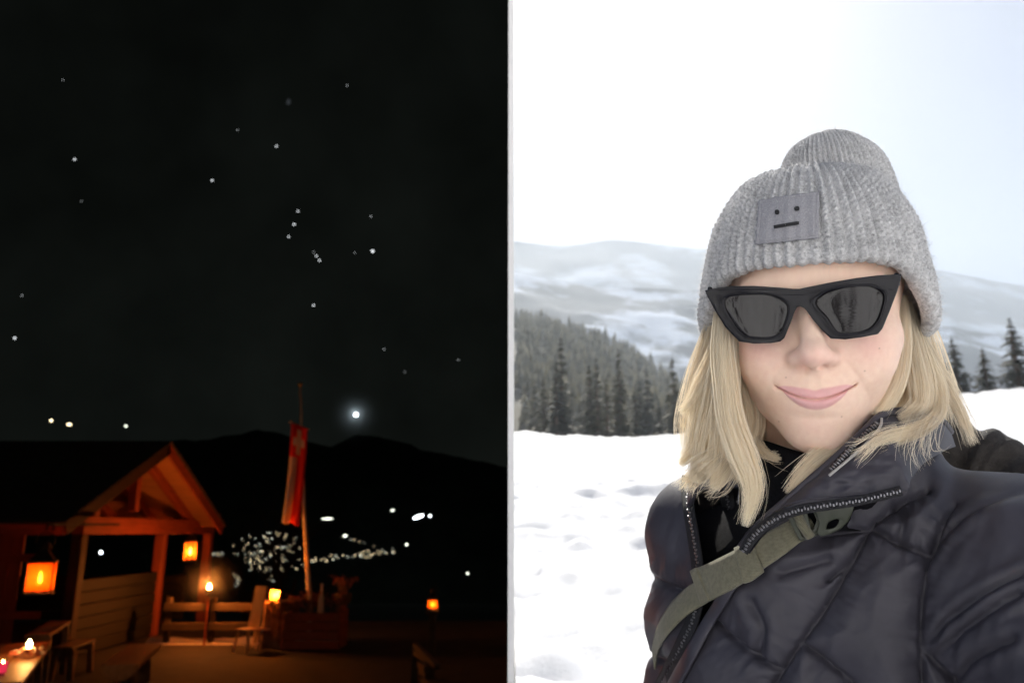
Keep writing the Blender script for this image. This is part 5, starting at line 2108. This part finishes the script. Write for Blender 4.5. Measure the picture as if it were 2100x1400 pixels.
t.b.inputs['Base Color'].default_value = (.055, .062, .045, 1)
t.set(Roughness=.4)
M_OLIVE = t.m
sd1 = jac_s
U1 = [(1338, 1330), (1345, 1297), (1362, 1258), (1392, 1220), (1424, 1194), (1470, 1168), (1520, 1138), (1570, 1108), (1620, 1080), (1660, 1060)]
U2 = [(1343, 1372), (1350, 1335), (1368, 1302), (1404, 1264), (1452, 1234), (1500, 1210), (1548, 1178), (1596, 1144), (1640, 1112), (1680, 1090)]
bmk_shift(ribbon('strap', U1, U2, sd1, 80, M_WEB, person, .009, .0022, .0015))
O1 = [(1421, 1168), (1465, 1150), (1520, 1122), (1570, 1094), (1622, 1066)]
O2 = [(1450, 1232), (1500, 1208), (1552, 1174), (1600, 1142), (1645, 1108)]
bmk_shift(ribbon('strap_overlap', O1, O2, sd1, 60, M_WEB, person, .0125, .0024, .0015))
bmk_shift(ribbon('strap_fold', [(1418, 1170), (1424, 1166), (1430, 1163)], [(1440, 1236), (1450, 1233), (1457, 1230)], sd1, 12, M_WEB, person, .0155, .004, .001))
bmk_shift(ribbon('strap_keeper', [(1507, 1124), (1520, 1117), (1540, 1104)], [(1526, 1196), (1542, 1190), (1566, 1172)], sd1, 16, M_WEB, person, .0155, .003, .002))
bk = lambda x, y: jac_s(x, y) * 0 + jac_s(np.full(np.shape(x), 1670.0), np.full(np.shape(x), 1075.0)) - .016 + (np.asarray(x) - 1670) * -.00003
bmk_shift(px_plate('buckle_frame', dense([(1613, 1052), (1622, 1041), (1652, 1034), (1672, 1040), (1690, 1060), (1690, 1085), (1668, 1100), (1646, 1106), (1638, 1102)], 3),
         [[(1624, 1054), (1631, 1050), (1652, 1100), (1645, 1102)][::-1], [(1652, 1044), (1668, 1048), (1676, 1066), (1668, 1088), (1664, 1090)][::-1]], bk, .006, .0012, M_OLIVE, person))
bmk_shift(px_plate('buckle_body', [(1672, 1040), (1700, 1036), (1752, 1030), (1746, 1052), (1738, 1068), (1722, 1084), (1700, 1094), (1684, 1098), (1676, 1092), (1682, 1074)],
         [dense([(1692, 1086), (1698, 1070), (1716, 1062), (1722, 1068), (1712, 1082)], 4)[::-1]], lambda x, y: bk(x, y) - .002, .007, .0014, M_OLIVE, person))
p = [(1626, 1048), (1640, 1078), (1656, 1100)]
pc = [Vector(c2w(pxc(a + 6, b, float(bk(np.array(a), np.array(b))) - .003)) - BAG0) for a, b in p]
MB().tube(pc, .0042, 10).build('buckle_roller', M_WEB, bag, True)
# the bag itself, on the back
bc = c2w(MID - e2 * .18 + np.array([0, .02, -.22])) - BAG0
MB().box(bc, (.26, .12, .30), Matrix(((e1[0], -e2[0], 0), (e1[1], -e2[1], 0), (0, 0, 1))), .03).build('bag_body', M_WEB, bag)

# ------------------------------------------------------------------ hair
def strands(guides, seed, rad=.00014, seg=14):
    rg = np.random.default_rng(seed)
    VV, FF, CC, n = [], [], [], 0
    for g in guides:
        pts, w, n_s, tone = g['p'], g['w'], int(g['n'] * 2.9), g.get('tone', 0)
        dep = g.get('dep', .8)
        base = catmull(pts, seg)
        tt = np.linspace(0, 1, seg)
        W = np.interp(tt, np.linspace(0, 1, len(w)), w) * .9
        tg = np.gradient(base[:, :2], axis=0)
        tg /= np.linalg.norm(tg, axis=1, keepdims=True) + 1e-9
        nr = np.stack([-tg[:, 1], tg[:, 0]], 1)
        o1 = np.clip(rg.normal(0, .5, n_s), -1.25, 1.25)
        o2 = rg.normal(0, .5, n_s)
        clump = np.round(o1 * 4) / 4
        o1t = o1 * .8 + clump * .2
        cut = 1 - rg.random(n_s) ** 1.3 * (g.get('cut', .22) + .2)
        nfly = rg.random(n_s) < .05
        ph = rg.uniform(0, 6.28, (n_s, 2))
        amp = rg.uniform(0, 1, n_s) ** 2 * g.get('wav', 5)
        sway = rg.normal(0, 1, n_s) * g.get('fly', 3) * np.where(nfly, 3.5, 1)
        u = tt[None] * cut[:, None]
        def itp(a):
            return np.stack([np.interp(u, tt, a[:, k]) for k in range(a.shape[1])], -1)
        B, N_ = itp(base), itp(nr)
        Wu = np.interp(u, tt, W)
        oo = o1[:, None] * (1 - u) + o1t[:, None] * u
        off = oo * Wu + amp[:, None] * np.sin(u * 5 + ph[:, :1]) * u + sway[:, None] * u ** 2
        pxy = B[..., :2] + N_ * off[..., None]
        dd = B[..., 2] + o2[:, None] * Wu * dep / FPX * B[..., 2] + .002 * np.sin(u * 4 + ph[:, 1:]) * u
        C_ = pxc(pxy[..., 0], pxy[..., 1], 1.0) * dd[..., None]
        T = np.gradient(C_, axis=1)
        T /= np.linalg.norm(T, axis=-1, keepdims=True) + 1e-12
        s1 = np.cross(T, np.array([0, 1.0, 0]))
        s1 /= np.linalg.norm(s1, axis=-1, keepdims=True) + 1e-9
        s2 = np.cross(T, s1)
        rr_ = rad * rg.uniform(.7, 1.5, n_s)[:, None] * np.interp(tt, [0, .7, 1], [1, .9, .25])[None]
        ta = rg.uniform(-1.0, 1.0, n_s)[:, None, None]
        sv = s1 * np.cos(ta) + s2 * np.sin(ta)
        V = np.stack([C_ - sv * rr_[..., None], C_ + sv * rr_[..., None]], 2).reshape(-1, 3)
        idx = n + np.arange(n_s * seg * 2).reshape(n_s, seg, 2)
        FF.append(np.stack([idx[:, :-1, 0], idx[:, :-1, 1], idx[:, 1:, 1], idx[:, 1:, 0]], -1).reshape(-1, 4))
        n += len(V)
        light = np.array([.98, .89, .71])
        dark = np.array([.72, .54, .32])
        ash = np.array([.88, .79, .65])
        m = np.clip(rg.normal(.08 + tone, .2, n_s), 0, 1)[:, None]
        c_ = light * (1 - m) + dark * m
        a2 = np.clip(rg.normal(g.get('ash', .15), .15, n_s), 0, 1)[:, None]
        c_ = c_ * (1 - a2) + ash * (1 - m * .5) * a2
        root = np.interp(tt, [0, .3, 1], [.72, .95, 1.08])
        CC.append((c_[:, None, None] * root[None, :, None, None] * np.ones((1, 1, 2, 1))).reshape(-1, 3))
        VV.append(V)
    return np.concatenate(VV), np.concatenate(FF), np.clip(np.concatenate(CC), 0, 1)
GUIDES = [
    # image-left side
    dict(p=[(1484, 640, .668), (1481, 720, .660), (1489, 790, .652), (1498, 860, .644), (1522, 930, .636), (1546, 1000, .630), (1528, 1080, .628)], w=[18, 22, 24, 25, 27, 23, 9], n=900, cut=.42, wav=4, fly=3),
    dict(p=[(1490, 640, .685), (1472, 720, .690), (1446, 780, .69), (1420, 826, .69), (1394, 848, .69)], w=[12, 20, 22, 16, 8], n=380, cut=.25),
    dict(p=[(1492, 650, .69), (1472, 750, .69), (1445, 850, .69), (1422, 920, .69), (1392, 952, .69)], w=[14, 26, 28, 18, 7], n=520, cut=.25),
    dict(p=[(1494, 650, .68), (1480, 770, .68), (1462, 870, .68), (1440, 950, .68), (1428, 992, .68)], w=[14, 28, 30, 24, 12], n=620, cut=.25),
    dict(p=[(1498, 660, .675), (1490, 780, .672), (1488, 880, .668), (1478, 950, .664), (1464, 1004, .66)], w=[14, 26, 28, 24, 10], n=620, cut=.2),
    dict(p=[(1512, 660, .70), (1516, 780, .705), (1530, 860, .705), (1505, 930, .70), (1490, 980, .69)], w=[12, 26, 36, 34, 16], n=560, tone=.12, cut=.3),
    dict(p=[(1520, 700, .72), (1545, 820, .735), (1565, 890, .745), (1530, 950, .735), (1500, 985, .72)], w=[16, 34, 40, 34, 20], n=420, tone=.3, cut=.3),
    dict(p=[(1475, 650, .73), (1455, 760, .74), (1440, 860, .745), (1430, 950, .74)], w=[20, 40, 50, 40], n=600, tone=.1, cut=.25, wav=9),
    dict(p=[(1480, 930, .665), (1440, 960, .665), (1412, 990, .70), (1398, 1010, .70)], w=[20, 26, 26, 14], n=110, wav=8, fly=12, cut=.5),
    dict(p=[(1500, 950, .66), (1470, 990, .66), (1440, 1010, .67)], w=[26, 30, 18], n=60, wav=10, fly=18, cut=.5),
    dict(p=[(1545, 900, .70), (1570, 930, .69), (1600, 938, .685), (1640, 932, .68)], w=[16, 12, 8, 4], n=50, tone=.15, wav=8, fly=10),
    # image-right side
    dict(p=[(1850, 606, .680), (1856, 680, .672), (1851, 750, .662), (1832, 808, .654), (1795, 856, .648)], w=[10, 13, 15, 15, 9], n=480, ash=.4, tone=.12, cut=.15, wav=3),
    dict(p=[(1848, 640, .73), (1850, 710, .73), (1846, 780, .73), (1836, 850, .72)], w=[16, 26, 32, 34], n=420, ash=.4, tone=.25, cut=.2),
    dict(p=[(1846, 690, .71), (1834, 765, .70), (1808, 830, .69), (1772, 868, .68)], w=[14, 18, 18, 12], n=300, ash=.4, tone=.2, cut=.2),
    dict(p=[(1835, 600, .80), (1862, 720, .805), (1880, 810, .80), (1895, 890, .79)], w=[46, 66, 76, 64], n=900, ash=.4, tone=.2, cut=.1),  # unseen back hair, added to block sun from the shoulder
    dict(p=[(1858, 620, .69), (1876, 710, .69), (1890, 780, .685), (1888, 830, .675), (1842, 862, .655)], w=[10, 20, 26, 24, 14], n=560, ash=.45, tone=.1, cut=.2),
    dict(p=[(1862, 630, .70), (1890, 720, .70), (1920, 785, .695), (1930, 835, .68), (1902, 872, .65), (1842, 893, .622), (1792, 906, .612)], w=[10, 18, 18, 14, 13, 13, 8], n=420, ash=.3, cut=.3, wav=4, fly=7),
    dict(p=[(1866, 640, .72), (1908, 740, .73), (1948, 806, .74), (1976, 860, .75), (1998, 915, .76)], w=[12, 20, 20, 16, 12], n=200, ash=.55, tone=.05, cut=.4, fly=8),
    dict(p=[(1860, 640, .72), (1884, 740, .72), (1906, 815, .715), (1925, 870, .70)], w=[16, 30, 34, 26], n=520, ash=.45, tone=.18, cut=.3),
    dict(p=[(1905, 850, .665), (1890, 890, .63), (1885, 930, .615), (1900, 960, .61)], w=[34, 40, 44, 46], n=36, wav=12, fly=20, cut=.5, ash=.5),
    dict(p=[(1842, 880, .628), (1800, 900, .612), (1770, 925, .61), (1745, 940, .61)], w=[14, 18, 22, 24], n=46, wav=8, fly=12, cut=.5, ash=.4),
    dict(p=[(1775, 895, .655), (1720, 915, .650), (1672, 945, .642), (1640, 978, .638), (1612, 1012, .640)], w=[16, 20, 20, 16, 8], n=330, tone=.12, ash=.35, cut=.4, wav=5, fly=5),
]
HV, HF, HCc = strands(GUIDES, 5)
t = NT('blonde_hair')
vc = t.n('VertexColor', layer_name='tint')
t.l(vc.outputs[0], t.b.inputs['Base Color'])
t.set(Roughness=.38)
t.b.inputs['Specular IOR Level'].default_value = .5
trl = t.n('BsdfTranslucent')
t.l(vc.outputs[0], trl.inputs[0])
mx = t.n('MixShader')
mx.inputs[0].default_value = .25
t.l(t.b.outputs[0], mx.inputs[1])
t.l(trl.outputs[0], mx.inputs[2])
t.l(mx.outputs[0], t.out.inputs[0])
M_HAIR = t.m
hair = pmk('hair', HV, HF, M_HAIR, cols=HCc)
hair['label'] = 'shoulder-length straight blonde hair'

# ------------------------------------------------------------------ fur-trimmed hood behind the shoulder
M_HOOD = m_plain('dark_hood', (.03, .026, .024), .9, .4, 60, .4)
hp_ = catmull([(*pxc(1540, 960, .90),), (*pxc(1640, 880, .95),), (*pxc(1760, 860, .97),), (*pxc(1870, 895, .965),), (*pxc(1965, 938, .945),), (*pxc(2050, 972, .915),), (*pxc(2130, 1012, .87),)], 60)  # hidden stretch behind the neck is shaped to block sun from the shoulder
hr_ = np.interp(np.linspace(0, 1, 60), [0, .2, .45, .7, .85, 1], [.02, .045, .055, .045, .042, .03])
hr_ = hr_ * (1 + .10 * np.sin(np.linspace(0, 26, 60)) + .05 * np.sin(np.linspace(0, 61, 60)))
hd = MB().tube(list(c2w(hp_) - FEET), list(hr_), 20).build('hood', M_HOOD, jk, True)
hd['label'] = 'dark brown hood lying behind the shoulder'

# ------------------------------------------------------------------ out of frame: glove, trousers, boots
M_TROUS = m_plain('dark_trousers', (.02, .02, .024), .8, .2, 40, .2)
gl = MB()
WLw = Vector(c2w(WL) - FEET)
fw = Vector(c2w(np.array([.17, .05, -.2])) - FEET)
gl.tube([WLw, (WLw + fw) / 2, fw], [.035, .042, .036], 12)
for k in range(5):
    a = Vector((-.03 + k * .016, 0, .012))
    b0 = fw + a
    gl.tube([b0, b0 + Vector((-.012, -.03, .03)), b0 + Vector((-.03, -.03, .055)), b0 + Vector((-.045, -.01, .06))] if k < 4 else
            [WLw * .4 + fw * .6, fw + Vector((.035, -.01, .02)), fw + Vector((.03, -.02, .05))], [.0105, .010, .0095, .007] if k < 4 else [.014, .011, .008], 8)
gl.build('glove', M_FLEECE, person, True)
hipw = c2w(MID + np.array([0, .03, -.55])) - FEET
tb = MB()
for s_ in (-1, 1):
    hp = Vector(hipw) + Vector((s_ * .085, 0, 0))
    ft = Vector((s_ * .1, .1 if s_ > 0 else 0, .08))
    kn = (hp + ft) / 2 + Vector((0, -.04, .03))
    tb.tube([hp + Vector((0, 0, .12)), hp, (hp + kn) / 2, kn, (kn + ft) / 2, ft], [.12, .115, .095, .075, .068, .06], 16)
    bb = MB()
    bb.tube([ft + Vector((0, 0, .12)), ft, ft + Vector((0, -.02, -.04)), ft + Vector((0, -.10, -.055)), ft + Vector((0, -.17, -.06))], [.06, .06, .058, .05, .035], 12)
    bb.build('boot', M_FLEECE, person, True)
tb.build('trousers', M_TROUS, person, True)
